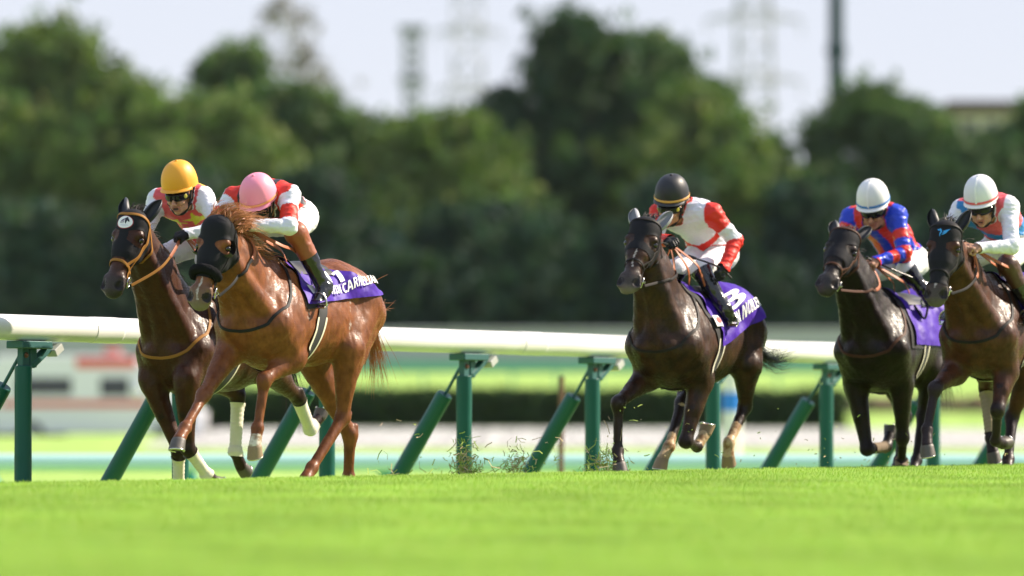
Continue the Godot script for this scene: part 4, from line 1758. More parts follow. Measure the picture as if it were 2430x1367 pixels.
func build_horse(sp: Dictionary) -> void:
	var o: Dictionary = sp.out
	var h := thing("racehorse", sp.label, "horse", sp.pos, -deg_to_rad(sp.yaw), "racehorses galloping along the rail")
	sp.node = h
	var hd: Head = sp.head
	var skin := mat(Color.WHITE, 0.72, 0.34, true)
	triplanar(skin, hair_normal, 11.0, 0.85, null, mottle)
	skin.clearcoat_enabled = true
	skin.clearcoat = 0.10
	skin.clearcoat_roughness = 0.3
	part("body", o.body, skin, h)
	var black := mat(Color(0.012, 0.012, 0.015), 0.75, 0.3)
	triplanar(black, cloth_normal, 6.0, 0.3)
	part("hood", o.hood, black, h)
	var tack := mat(sp.tack, 0.55, 0.25)
	var leather := mat(Color(0.02, 0.018, 0.018), 0.45, 0.5)
	var steel := mat(Color(0.62, 0.6, 0.56), 0.25)
	steel.metallic = 1.0
	part("bridle", o.bridle, tack, h)
	if o.has("roll"):
		var wool := mat(Color(0.010, 0.010, 0.011), 1.0, 0.2)
		part("noseband_roll", o.roll, wool, h)
	# eyes
	for s in [-1.0, 1.0]:
		var m := MB.new()
		m.ball(hd.p(0.178, -0.052, s * 0.092), Basis().scaled(Vector3.ONE * 0.021), 14, 9)
		part("eye", m.mesh(), mat(Color(0.012, 0.007, 0.005), 0.08, 0.6), h)
	# ears
	for s in [-1.0, 1.0]:
		var e: MB
		if sp.has("roll"): # laid back
			e = ear_mesh(hd.p(-0.02, -0.085, s * 0.07), hd.p(-0.085, -0.17, s * 0.10), hd.c * s - hd.b * 0.2, 0.03)
		else:
			e = ear_mesh(hd.p(0.01, -0.08, s * 0.066), hd.p(-0.165, -0.095, s * 0.125), hd.b * 0.95 + hd.c * s * 0.5, 0.056)
		var em := mat(sp.get("ears", Color(0.022, 0.025, 0.034)), 0.5, 0.5)
		if sp.has("roll"):
			em = mat(Color(0.22, 0.075, 0.025), 0.6)
		part("ear", e.mesh(), em, h)
	# bit, rings and reins
	var rg := MB.new()
	for s in [-1.0, 1.0]:
		rg.torus(hd.p(0.475, -0.105, s * 0.066), hd.a, (hd.b + hd.c * s * 0.35).normalized(), 0.036, 0.0052, 22)
	rg.tube(PackedVector3Array([hd.p(0.475, -0.10, -0.085), hd.p(0.475, -0.10, 0.085)]), PackedFloat32Array([0.008]), 8)
	part("bit", rg.mesh(), steel, h)
	part("neck_strap", o.neck_strap, tack, h)
	if sp.has("blinkers"):
		for s in [-1.0, 1.0]:
			var m := MB.new()
			var rows := []
			for i in 7:
				var t := i / 6.0 * PI * 0.5
				var r := PackedVector3Array()
				for k in 17:
					var a := lerpf(PI * 0.36, PI * 1.42, k / 16.0)
					var rr := 0.066 * (cos(t) * 0.35 + 0.65)
					r.append(hd.p(0.172, -0.055, s * 0.082) + (hd.b * cos(a) - hd.a * sin(a) * -1.0 * s * s) * rr + hd.c * s * (0.05 * sin(t)))
				rows.append(r)
			m.grid(rows)
			part("blinker", m.mesh(), leather, h)
	# saddle cloth with its number
	var purple := mat(Color(0.058, 0.014, 0.31), 0.55, 0.35)
	triplanar(purple, cloth_normal, 5.0, 0.25)
	var cl := part("saddle_cloth", o.cloth, purple, h)
	for i in o.letters.size():
		var q: Dictionary = sp.letters[i]
		part(q.name, o.letters[i], mat(Color(0.55, 0.02, 0.015) if q.name == "flag_disc" else Color(0.78, 0.78, 0.76), 0.6), cl)
	part("saddle_pad", o.pad, mat(Color(0.012, 0.012, 0.014), 0.8), h)
	part("saddle", o.saddle, leather, h)
	var gi := part("girth", o.girth, mat(Color(0.016, 0.016, 0.018), 0.7), h)
	part("girth_edge", o.edge, mat(Color(0.62, 0.58, 0.46), 0.7), gi)
	var bm := mat(sp.bandage, 0.85, 0.3)
	triplanar(bm, cloth_normal, 9.0, 0.3)
	for b in o.bandages:
		part("bandage", b, bm, h)
	# hooves
	var horn := mat(Color(0.085, 0.072, 0.062), 0.55)
	triplanar(horn, hair_normal, 8.0, 0.5)
	var pale := mat(Color(0.26, 0.18, 0.10), 0.6)
	triplanar(pale, hair_normal, 8.0, 0.5)
	for i in 4:
		var L: Array = sp.legs[i]
		var left: Vector3 = L[2] - L[3]
		left = Vector3(1, 0, 0)
		var hf := part("hoof", hoof_mesh(L[2], L[3], left).mesh(), pale if sp.socks[i] > 0.0 else horn, h)
		part("horseshoe", shoe_mesh(L[2], L[3], left).mesh(), steel, hf)
	# mane and tail
	var rng := RandomNumberGenerator.new()
	rng.seed = sp.seed * 31
	var y: float = sp.dy
	var n0 := P(0.17, 1.235 + y, 0)
	var n2 := hd.p(0.10, -0.135, 0)
	var n1 := n0.lerp(n2, 0.52) + Vector3(0, 0.03 + sp.get("arch", 0.0), 0)
	var c0 := P(0.02, 1.53 + y, 0)
	var c1 := n1 + Vector3(0, 0.165, -0.03)
	var c2 := hd.p(-0.035, -0.10, 0)
	var strands := []
	var wild: float = 1.0 if sp.has("roll") else 0.45
	for i in (260 if sp.has("roll") else 120):
		var t := pow(rng.randf(), 0.6 if sp.has("roll") else 0.9)
		var b := c0.lerp(c1, t / 0.6) if t < 0.6 else c1.lerp(c2, (t - 0.6) / 0.4)
		b += Vector3(rng.randf_range(-0.025, 0.025), -0.02, 0)
		var len := rng.randf_range(0.10, 0.22) * (1.25 if sp.has("roll") else 0.7) * lerpf(0.7, 1.2, t)
		var side := rng.randf_range(-0.7, 1.0) * wild
		var up := rng.randf_range(0.2, 1.1) * lerpf(0.5, 1.0, t)
		var p := PackedVector3Array()
		var d := Vector3(side * 0.5, up, -0.5 + rng.randf_range(-0.3, 0.2)).normalized()
		for k in 7:
			p.append(b)
			b += d * len / 6.0
			d = (d + Vector3(side * 0.12 + rng.randf_range(-0.18, 0.18), -0.22 + rng.randf_range(-0.1, 0.1), -0.16)).normalized()
		strands.append(p)
	if wild > 0.9: # the forelock and upper mane, blown up and back in locks
		for i in 64:
			var b0 := hd.p(rng.randf_range(-0.05, 0.03), rng.randf_range(-0.26, -0.03), rng.randf_range(-0.075, 0.085))
			var d0 := (hd.a * -1.0 + hd.b * rng.randf_range(-0.5, 0.3) + hd.c * rng.randf_range(-0.3, 0.75)).normalized()
			var len := rng.randf_range(0.10, 0.24)
			var wave := rng.randf() * TAU
			var curl := Vector3(rng.randf_range(0.0, 0.35), rng.randf_range(-0.34, -0.08), -0.18)
			for q in 11:
				var b := b0 + Vector3(rng.randfn(), rng.randfn(), rng.randfn()) * 0.008
				var d := (d0 + Vector3(rng.randfn(), rng.randfn(), rng.randfn()) * 0.10).normalized()
				var l := len * rng.randf_range(0.75, 1.1)
				var p := PackedVector3Array()
				for k in 8:
					p.append(b + hd.c * (0.008 * sin(wave + k * 0.9)))
					b += d * l / 7.0
					d = (d + curl * (0.4 + 0.16 * k) + Vector3(rng.randfn(), rng.randfn(), rng.randfn()) * 0.04).normalized()
				strands.append(p)
	else:
		for i in 60:
			var b := hd.p(-0.04, rng.randf_range(-0.10, -0.03), rng.randf_range(-0.045, 0.045))
			var d := (hd.a * -1.0 + hd.b * rng.randf_range(-0.2, 0.5) + hd.c * rng.randf_range(-0.5, 0.5)).normalized()
			var p := PackedVector3Array()
			for k in 6:
				p.append(b)
				b += d * 0.015 * rng.randf_range(0.8, 1.2)
				d = (d + Vector3(rng.randf_range(-0.2, 0.3), -0.2, -0.1)).normalized()
			strands.append(p)
	var hm := mat(sp.mane, 0.5, 0.5)
	part("mane", hair_mesh(strands, 0.003).mesh(), hm, h)
	strands = []
	var tb := P(-1.24, 1.38 + y, 0)
	var tm: Vector3 = sp.tail[0] if sp.has("tail") else P(-1.45, 1.12 + y, -0.02)
	var tt: Vector3 = sp.tail[1] if sp.has("tail") else P(-1.50, 0.80 + y, -0.02)
	for i in 170:
		var p := PackedVector3Array()
		var j := Vector3(rng.randfn(0, 1), rng.randfn(0, 1), rng.randfn(0, 1))
		var w := rng.randf_range(0.75, 1.12)
		for k in 9:
			var t := k / 8.0 * w
			var a := tb.lerp(tm, t)
			var b := tm.lerp(tt, t)
			p.append(a.lerp(b, t) + j * (0.012 + 0.04 * t * t) + Vector3(rng.randf_range(-1, 1), rng.randf_range(-1, 1), 0) * 0.012 * t)
		strands.append(p)
	for i in 6: # single hairs in the wind
		var p := PackedVector3Array()
		var d := Vector3(rng.randf_range(0.1, 0.6), rng.randf_range(-0.2, 0.5), -1).normalized()
		var b := tb.lerp(tm, rng.randf())
		for k in 8:
			p.append(b)
			b += d * 0.036
			d = (d + Vector3(rng.randf_range(-0.2, 0.25), rng.randf_range(-0.2, 0.3), 0)).normalized()
		strands.append(p)
	part("tail", hair_mesh(strands, 0.003).mesh(), hm, h)
	if sp.seed == 11:
		emblem_head(sp, h)
	if sp.seed == 15:
		emblem_wing(sp, h)


func on_face(sp: Dictionary, m: MB, pts: Array, off: float) -> void: # a flat print on the forehead of a hood: polygon in (down, left)
	var hd: Head = sp.head
	var f: Field = sp.field
	var poly := PackedVector2Array()
	for q in pts:
		poly.append(Vector2(q[0], q[1]))
	var ix := Geometry2D.triangulate_polygon(poly)
	var tris: Array[PackedVector2Array] = []
	for i in range(0, ix.size(), 3):
		tris.append(PackedVector2Array([poly[ix[i]], poly[ix[i + 1]], poly[ix[i + 2]]]))
	while not tris.is_empty():
		var q: PackedVector2Array = tris.pop_back()
		var far := 0
		for k in 3:
			if q[k].distance_to(q[(k + 1) % 3]) > q[far].distance_to(q[(far + 1) % 3]):
				far = k
		if q[far].distance_to(q[(far + 1) % 3]) > 0.02:
			var mid := (q[far] + q[(far + 1) % 3]) * 0.5
			tris.append(PackedVector2Array([q[far], mid, q[(far + 2) % 3]]))
			tris.append(PackedVector2Array([mid, q[(far + 1) % 3], q[(far + 2) % 3]]))
			continue
		var at: Array[int] = []
		for w in q:
			var p := hd.p(w.x, 0.06, w.y)
			for k in 12:
				p -= hd.b * (f.at(p, sp.head_list) - off)
			at.append(m.add(p))
		if (m.v[at[1]] - m.v[at[0]]).cross(m.v[at[2]] - m.v[at[0]]).dot(hd.b) > 0:
			m.tri(at[0], at[1], at[2])
		else:
			m.tri(at[0], at[2], at[1])


func ellipse(cx: float, cy: float, rx: float, ry: float, n := 28) -> Array:
	var r := []
	for k in n:
		r.append([cx + rx * sin(TAU * k / n), cy + ry * cos(TAU * k / n)])
	return r


func emblem_head(sp: Dictionary, h: Node3D) -> void:
	var m := MB.new()
	on_face(sp, m, ellipse(0.088, -0.005, 0.047, 0.056), 0.0065)
	part("badge", m.mesh(), mat(Color(0.35, 0.03, 0.04), 0.6), h)
	m = MB.new()
	on_face(sp, m, ellipse(0.088, -0.005, 0.043, 0.052), 0.0075)
	var b := part("badge_disc", m.mesh(), mat(Color(0.78, 0.78, 0.8), 0.6), h)
	m = MB.new()
	on_face(sp, m, [[0.058, 0.0], [0.052, 0.012], [0.064, 0.018], [0.075, 0.026], [0.085, 0.028], [0.086, 0.02], [0.078, 0.014], [0.09, 0.008], [0.103, 0.006], [0.092, -0.002], [0.075, -0.004]], 0.0088)
	part("emblem", m.mesh(), mat(Color(0.015, 0.015, 0.03), 0.6), b)
	m = MB.new()
	for k in 3:
		var y := -0.012 - 0.009 * k
		on_face(sp, m, [[0.062 + 0.006 * k, y + 0.012], [0.075 + 0.004 * k, y + 0.003], [0.100, y], [0.098, y - 0.003], [0.074 + 0.004 * k, y - 0.002], [0.060 + 0.006 * k, y + 0.006]], 0.0088)
	part("emblem", m.mesh(), mat(Color(0.10, 0.035, 0.16), 0.6), b)
	m = MB.new()
	on_face(sp, m, [[0.109, -0.032], [0.109, 0.024], [0.112, 0.024], [0.112, -0.032]], 0.0088)
	on_face(sp, m, [[0.116, -0.018], [0.116, 0.012], [0.118, 0.012], [0.118, -0.018]], 0.0088)
	part("emblem", m.mesh(), mat(Color(0.45, 0.47, 0.65), 0.6), b)


func emblem_wing(sp: Dictionary, h: Node3D) -> void:
	var m := MB.new()
	on_face(sp, m, [[0.072, -0.028], [0.062, -0.034], [0.06, -0.02], [0.055, -0.012], [0.063, -0.006], [0.078, 0.0], [0.09, -0.004], [0.102, -0.012], [0.118, -0.012], [0.106, -0.018], [0.09, -0.016], [0.08, -0.012], [0.072, -0.016]], 0.0088)
	for k in 3:
		on_face(sp, m, [[0.076 + 0.012 * k, 0.004 - 0.004 * k], [0.066 + 0.012 * k, 0.022 - 0.004 * k], [0.052 + 0.013 * k, 0.05 - 0.009 * k], [0.068 + 0.012 * k, 0.036 - 0.007 * k], [0.082 + 0.011 * k, 0.012 - 0.005 * k]], 0.0088)
	part("emblem", m.mesh(), mat(Color(0.03, 0.30, 0.72), 0.5), h)


func build_rider(r: Dictionary) -> void:
	var o: Dictionary = r.out
	var hs: Dictionary = specs_by_index[int(r.horse)]
	var h := thing("person", r.label, "jockey", hs.pos, -deg_to_rad(hs.yaw), "jockeys riding in the race")
	var f: Face = r.face
	var skin := mat(Color.WHITE, 0.5, 0.5, true)
	skin.subsurf_scatter_enabled = true
	skin.subsurf_scatter_strength = 0.12
	part("body", o.body, skin, h)
	var silk_m := mat(Color.WHITE, 0.42 if r.silks == 4 else 0.55, 0.45, true)
	triplanar(silk_m, cloth_normal, 4.0, 0.3)
	part("silks", o.shirt, silk_m, h)
	var br := mat(r.breeches, 0.6, 0.4)
	triplanar(br, cloth_normal, 4.0, 0.3)
	part("breeches", o.breeches, br, h)
	var boot := mat(Color(0.012, 0.011, 0.012), 0.2, 0.6)
	var btop := mat(r.get("boot_top", Color(0.012, 0.011, 0.012)), 0.45, 0.5)
	for i in 2:
		var b := part("boot", o["boot%d" % i], boot, h)
		if r.top > 0.0:
			part("boot_top", o["boot_top%d" % i], btop, b)
		if r.gloves:
			part("glove", o["glove%d" % i], mat(Color(0.014, 0.014, 0.016), 0.7), h)
	# helmet
	var hm := mat(r.helmet, 0.5, 0.5)
	triplanar(hm, cloth_normal, 5.0, 0.15)
	var he := part("helmet", helmet_mesh(f).mesh(), hm, h)
	part("peak", helmet_peak(f, 0.126).mesh(), mat(r.peak, 0.45), he)
	if r.has("band"):
		part("band", helmet_ring(f, 0.126, 0.066, 0.083, 0.003).mesh(), mat(r.band, 0.5), he)
	var bt := MB.new()
	bt.ball(f.p(0, 0.232, -0.022), Basis().scaled(Vector3(0.012, 0.008, 0.012)), 12, 6)
	part("button", bt.mesh(), hm, he)
	if r.silks >= 4: # a pale seam over the crown
		var sm := MB.new()
		var pts := PackedVector3Array()
		var nn := PackedVector3Array()
		for k in 15:
			var a := lerpf(0.12, 1.5, k / 14.0)
			pts.append(f.p(0, 0.05 + 0.184 * pow(sin(a), 0.94), -0.022 + pow(cos(a), 0.8) * 0.148))
			nn.append((f.u * sin(a) + f.f * cos(a)).normalized())
		sm.ribbon(pts, nn, 0.014, 0.002)
		part("seam", sm.mesh(), mat(Color(0.82, 0.82, 0.82), 0.5), he)
	var gm := mat(Color(0.008, 0.008, 0.01), 0.14, 0.4)
	var go := part("goggles", goggles_mesh(f).mesh(), gm, h)
	if r.has("sticker"):
		var st := MB.new()
		var d := f.p(sin(1.0) * 0.082 * 1.185, 0.004, cos(1.0) * 0.090 * 1.185 + 0.008)
		var nb := Basis(f.f.cross(f.u), f.u, f.f).rotated(f.u, 1.0)
		st.ball(d, Basis(nb.x * 0.013, nb.y * 0.016, nb.z * 0.003), 14, 8)
		part("sticker", st.mesh(), mat(Color(0.6, 0.52, 0.08), 0.3), go)
	var cs := MB.new()
	for s in [-1.0, 1.0]:
		var p := smooth_path(PackedVector3Array([f.p(s * 0.098, 0.045, 0.0), f.p(s * 0.088, -0.03, 0.02), f.p(s * 0.07, -0.085, 0.03), f.p(s * 0.035, -0.128, 0.045), f.p(0, -0.135, 0.05)]), 0.012)
		cs.tube(p, PackedFloat32Array([0.008]), 6)
		var q := smooth_path(PackedVector3Array([f.p(s * 0.1, 0.05, -0.05), f.p(s * 0.09, -0.02, -0.02), f.p(s * 0.078, -0.07, 0.02)]), 0.012)
		cs.tube(q, PackedFloat32Array([0.007]), 6)
		cs.ball(f.p(s * 0.083, -0.062, 0.026), Basis().scaled(Vector3.ONE * 0.013), 8, 6)
	part("chin_strap", cs.mesh(), mat(Color(0.012, 0.012, 0.012), 0.6), he)
	# stirrups and reins belong to the horse's tack
	var steel := mat(Color(0.62, 0.6, 0.56), 0.25)
	steel.metallic = 1.0
	var hn: Node3D = hs.node
	for i in 2:
		var to: Vector3 = r.toeR if i == 0 else r.toeL
		var an: Vector3 = r.ankR if i == 0 else r.ankL
		var d := (an - to).normalized()
		var c := to + d * 0.05 - Vector3(0, 0.03, 0)
		var m := MB.new()
		var p := PackedVector3Array()
		for k in 17:
			var a := lerpf(-0.35, PI + 0.35, k / 16.0)
			p.append(c + Vector3(1, 0, 0) * 0.062 * cos(a) + Vector3(0, 1, 0.1) * (0.065 * sin(a) + 0.01))
		m.tube(p, PackedFloat32Array([0.007]), 7)
		m.box(Transform3D(Basis(Vector3(1, 0, 0), Vector3(0, 0.9, 0.4).normalized(), Vector3(0, -0.4, 0.9).normalized()), c - Vector3(0, 0.018, 0)), Vector3(0.12, 0.012, 0.05), 0.003)
		var st := part("stirrup", m.mesh(), steel, hn)
		var lt := MB.new()
		var y: float = hs.dy
		var s := -1.0 if i == 0 else 1.0
		lt.tube(smooth_path(PackedVector3Array([P(-0.25, 1.46 + y, s * 0.17), P(-0.2, 1.36 + y, s * 0.27), c + Vector3(0, 0.075, 0)]), 0.03), PackedFloat32Array([0.009]), 6)
		part("stirrup_leather", lt.mesh(), mat(Color(0.02, 0.02, 0.02), 0.6), st)
	var hd: Head = hs.head
	var rubber := mat(Color(0.33, 0.085, 0.022), 0.55)
	var rein_dark := mat(hs.tack, 0.6, 0.25)
	for i in 2:
		var s := -1.0 if i == 0 else 1.0
		var ha: Vector3 = r.haR if i == 0 else r.haL
		var el: Vector3 = r.elR if i == 0 else r.elL
		var grip: Vector3 = ha + (ha - el).normalized() * 0.03 - Vector3(0, 0.02, 0)
		if r.silks == 3 and i == 1:
			grip = r.haR - Vector3(0, 0.03, 0)
		var ring := hd.p(0.48, -0.135, s * 0.075)
		var corner := grip + Vector3(s * 0.035, -0.17, 0.0) + (ring - grip) * 0.08
		var path := smooth_path(PackedVector3Array([ring, ring.lerp(corner, 0.4) + Vector3(s * 0.03, -0.01, 0), ring.lerp(corner, 0.85) + Vector3(s * 0.012, 0, 0), corner + Vector3(0, 0.05, -0.03), grip]), 0.02)
		if r.silks == 1:
			path = smooth_path(PackedVector3Array([ring, ring.lerp(grip, 0.5) + Vector3(s * 0.05, -0.03, 0), grip]), 0.025)
		var hf: Field = hs.field
		var all := hf.every()
		for k in path.size():
			if k > 1 and k < path.size() - 2 and hf.at(path[k], all) < 0.012:
				path[k] = hf.proj(path[k], 0.014, all)
		var cutk := int(path.size() * 0.62)
		var m := MB.new()
		var nn := PackedVector3Array()
		for q in path:
			nn.append(Vector3(s, 0.25, 0.1).normalized())
		m.ribbon(path.slice(0, cutk + 1), nn.slice(0, cutk + 1), 0.02, 0.003)
		var re := part("rein", m.mesh(), rein_dark, hn)
		m = MB.new()
		m.ribbon(path.slice(cutk), nn.slice(cutk), 0.026, 0.0045)
		part("rein_grip", m.mesh(), rubber, re)
	# the loose end of the reins, looped behind the hands
	var hl: Vector3 = r.haR if r.silks == 3 else r.haL
	var hr: Vector3 = r.haR
	var y2: float = hs.dy
	for k in 2:
		var a := hl + Vector3(0.01 * k, -0.03, -0.02)
		var e := P(-0.10 - 0.06 * k, 1.55 + y2, 0.06 + 0.10 * k)
		var path := smooth_path(PackedVector3Array([a, a.lerp(e, 0.3) + Vector3(0.05 + 0.05 * k, -0.02 - 0.02 * k, 0), a.lerp(e, 0.7) + Vector3(0.04, 0.01, 0), e]), 0.03)
		var nn := PackedVector3Array()
		for q in path:
			nn.append(Vector3(0.9, 0.45, 0.2).normalized())
		var m := MB.new()
		m.ribbon(path, nn, 0.026, 0.004)
		part("rein_end", m.mesh(), rubber, hn)
	var whip := PackedVector3Array()
	if r.silks == 3:
		whip = PackedVector3Array([r.haL + Vector3(0.05, -0.06, -0.03), r.haL + Vector3(-0.02, 0.02, 0.05), P(-0.16, 1.612, 0.06)])
	elif r.silks == 4:
		whip = PackedVector3Array([r.haL + Vector3(-0.04, 0.04, 0.06), r.haL, P(-0.114, 1.443, 0.3)])
	if whip.size():
		var m := MB.new()
		var p := smooth_path(whip, 0.05)
		var rad := PackedFloat32Array()
		for i in p.size():
			rad.append(lerpf(0.0085, 0.006, float(i) / p.size()))
		m.tube(p, rad, 8)
		var w := thing("whip", "thin black whip held by the rider in white and red" if r.silks == 3 else "black whip held by the rider in red and blue stripes", "whip", hs.pos, -deg_to_rad(hs.yaw))
		part("shaft", m.mesh(), mat(Color(0.014, 0.013, 0.013), 0.3), w)
		m = MB.new()
		var e := p[p.size() - 1]
		var d := (e - p[p.size() - 2]).normalized()
		m.tube(PackedVector3Array([e - d * 0.03, e + d * 0.03]), PackedFloat32Array([0.011, 0.013]), 8)
		part("flap", m.mesh(), mat(Color(0.45, 0.44, 0.42) if r.silks == 4 else Color(0.02, 0.02, 0.02), 0.3), w)


func build_ground() -> void:
	var m := MB.new()
	var ds: Array[float] = []
	var d := -12.0
	while d < 1500.0:
		ds.append(d)
		if d < 20.0:
			d += 1.0
		elif d < 62.0:
			d += 0.4
		elif d < 320.0:
			d += 2.0
		else:
			d *= 1.15
	var rows := []
	for dd in ds:
		var r := PackedVector3Array()
		var w := 26.0 + maxf(0.0, dd) * 0.7
		for k in 121:
			var t := (k - 60) / 60.0
			var x := w * (0.25 * t + 0.75 * t * t * t)
			r.append(Vector3(x, ground_at(x, 41.2 - dd), 41.2 - dd))
		rows.append(r)
	m.grid(rows)
	var turf := mat(Color(1, 1, 1), 0.9, 0.2)
	var g := Gradient.new()
	g.offsets = PackedFloat32Array([0.25, 0.5, 0.75])
	g.colors = PackedColorArray([lin(0.255, 0.395, 0.09), lin(0.305, 0.45, 0.115), lin(0.35, 0.49, 0.13)])
	var nt := noise_texture(0.006, 1024, 0.0, 6, 21, g)
	turf.albedo_texture = nt
	turf.uv1_triplanar = true
	turf.uv1_world_triplanar = true
	turf.uv1_scale = Vector3.ONE * 0.11
	turf.normal_enabled = true
	turf.normal_texture = noise_texture(0.05, 512, 8.0, 4, 8)
	turf.normal_scale = 0.5
	structure("ground", m.mesh(), turf)
	# blades of grass near the crown of the track, where the lens can tell them apart
	var tuft := MB.new()
	var rng := RandomNumberGenerator.new()
	rng.seed = 5
	for i in 9:
		var a := rng.randf() * TAU
		var o := Vector3(rng.randf_range(-0.035, 0.035), -0.004, rng.randf_range(-0.035, 0.035))
		var lean := Vector3(cos(a), 0, sin(a))
		var sd := lean.cross(Vector3.UP).rotated(Vector3.UP, rng.randf_range(-0.9, 0.9)) * 0.0022
		var hh := rng.randf_range(0.6, 1.0)
		tuft.col = Color(1, 1, 1) * rng.randf_range(0.75, 1.15)
		var p1 := o + Vector3.UP * 0.024 * hh + lean * 0.004
		var p2 := o + Vector3.UP * 0.042 * hh + lean * 0.014 * rng.randf_range(0.6, 1.8)
		tuft.quad(tuft.add(o - sd), tuft.add(o + sd), tuft.add(p1 + sd * 0.8), tuft.add(p1 - sd * 0.8))
		tuft.tri(tuft.add(p1 - sd * 0.8), tuft.add(p1 + sd * 0.8), tuft.add(p2))
	var gm := mat(Color(0.335, 0.495, 0.13), 0.6, 0.25, true)
	gm.backlight_enabled = true
	gm.backlight = Color(0.65, 0.75, 0.3)
	gm.cull_mode = BaseMaterial3D.CULL_DISABLED
	var mm := MultiMesh.new()
	mm.transform_format = MultiMesh.TRANSFORM_3D
	mm.use_colors = true
	var ta := tuft.arrays()
	var tn: PackedVector3Array = ta[Mesh.ARRAY_NORMAL]
	for i in tn.size():
		tn[i] = (tn[i] * (0.35 if tn[i].y >= 0.0 else -0.35) + Vector3.UP).normalized()
	ta[Mesh.ARRAY_NORMAL] = tn
	var tm := ArrayMesh.new()
	tm.add_surface_from_arrays(Mesh.PRIMITIVE_TRIANGLES, ta)
	mm.mesh = tm
	var xs: Array[Transform3D] = []
	var cs := PackedColorArray()
	var patch := FastNoiseLite.new()
	patch.seed = 4
	patch.frequency = 0.9
	while xs.size() < 150000:
		var dd := 9.0 + 48.0 * pow(rng.randf(), 0.62)
		var x := rng.randf_range(-1, 1) * (0.092 * dd + 0.6)
		var z := 41.2 - dd
		var u := from_rail(x, z)
		if u < 0.2 or (u < 3.0 and rng.randf() < 0.4):
			continue
		var k := rng.randf_range(0.7, 1.25) * (1.0 + 0.25 * patch.get_noise_2d(x, z))
		var b := Basis(Vector3.UP, rng.randf() * TAU).scaled(Vector3(1.0, k, 1.0))
		xs.append(Transform3D(b, Vector3(x, ground_at(x, z), z)))
		var v := 1.0 + 0.35 * patch.get_noise_2d(x * 0.7 + 50.0, z * 0.7) + rng.randf_range(-0.15, 0.15)
		cs.append(Color(v * rng.randf_range(0.9, 1.15), v, v * 0.9))
	mm.instance_count = xs.size()
	for i in xs.size():
		mm.set_instance_transform(i, xs[i])
		mm.set_instance_color(i, cs[i])
	var go := MultiMeshInstance3D.new()
	go.name = "grass"
	go.multimesh = mm
	go.material_override = gm
	go.set_meta("kind", "stuff")
	go.set_meta("label", "short bright green turf covering the front of the racecourse")
	go.set_meta("category", "grass")
	add_child(go)
	# the sand of the dirt course beyond
	m = MB.new()
	rows = []
	for k in 16:
		var dd := 143.0 + 44.0 * k / 15.0
		var r := PackedVector3Array()
		for j in 41:
			var x := lerpf(-9.0, 90.0, j / 40.0)
			r.append(Vector3(x, ground_at(x, 41.2 - dd) + 0.02, 41.2 - dd))
		rows.append(r)
	m.grid(rows)
	var sand := mat(Color(0.70, 0.69, 0.65), 0.95)
	triplanar(sand, cloth_normal, 0.6, 0.4, mottle)
	structure("dirt_track", m.mesh(), sand)


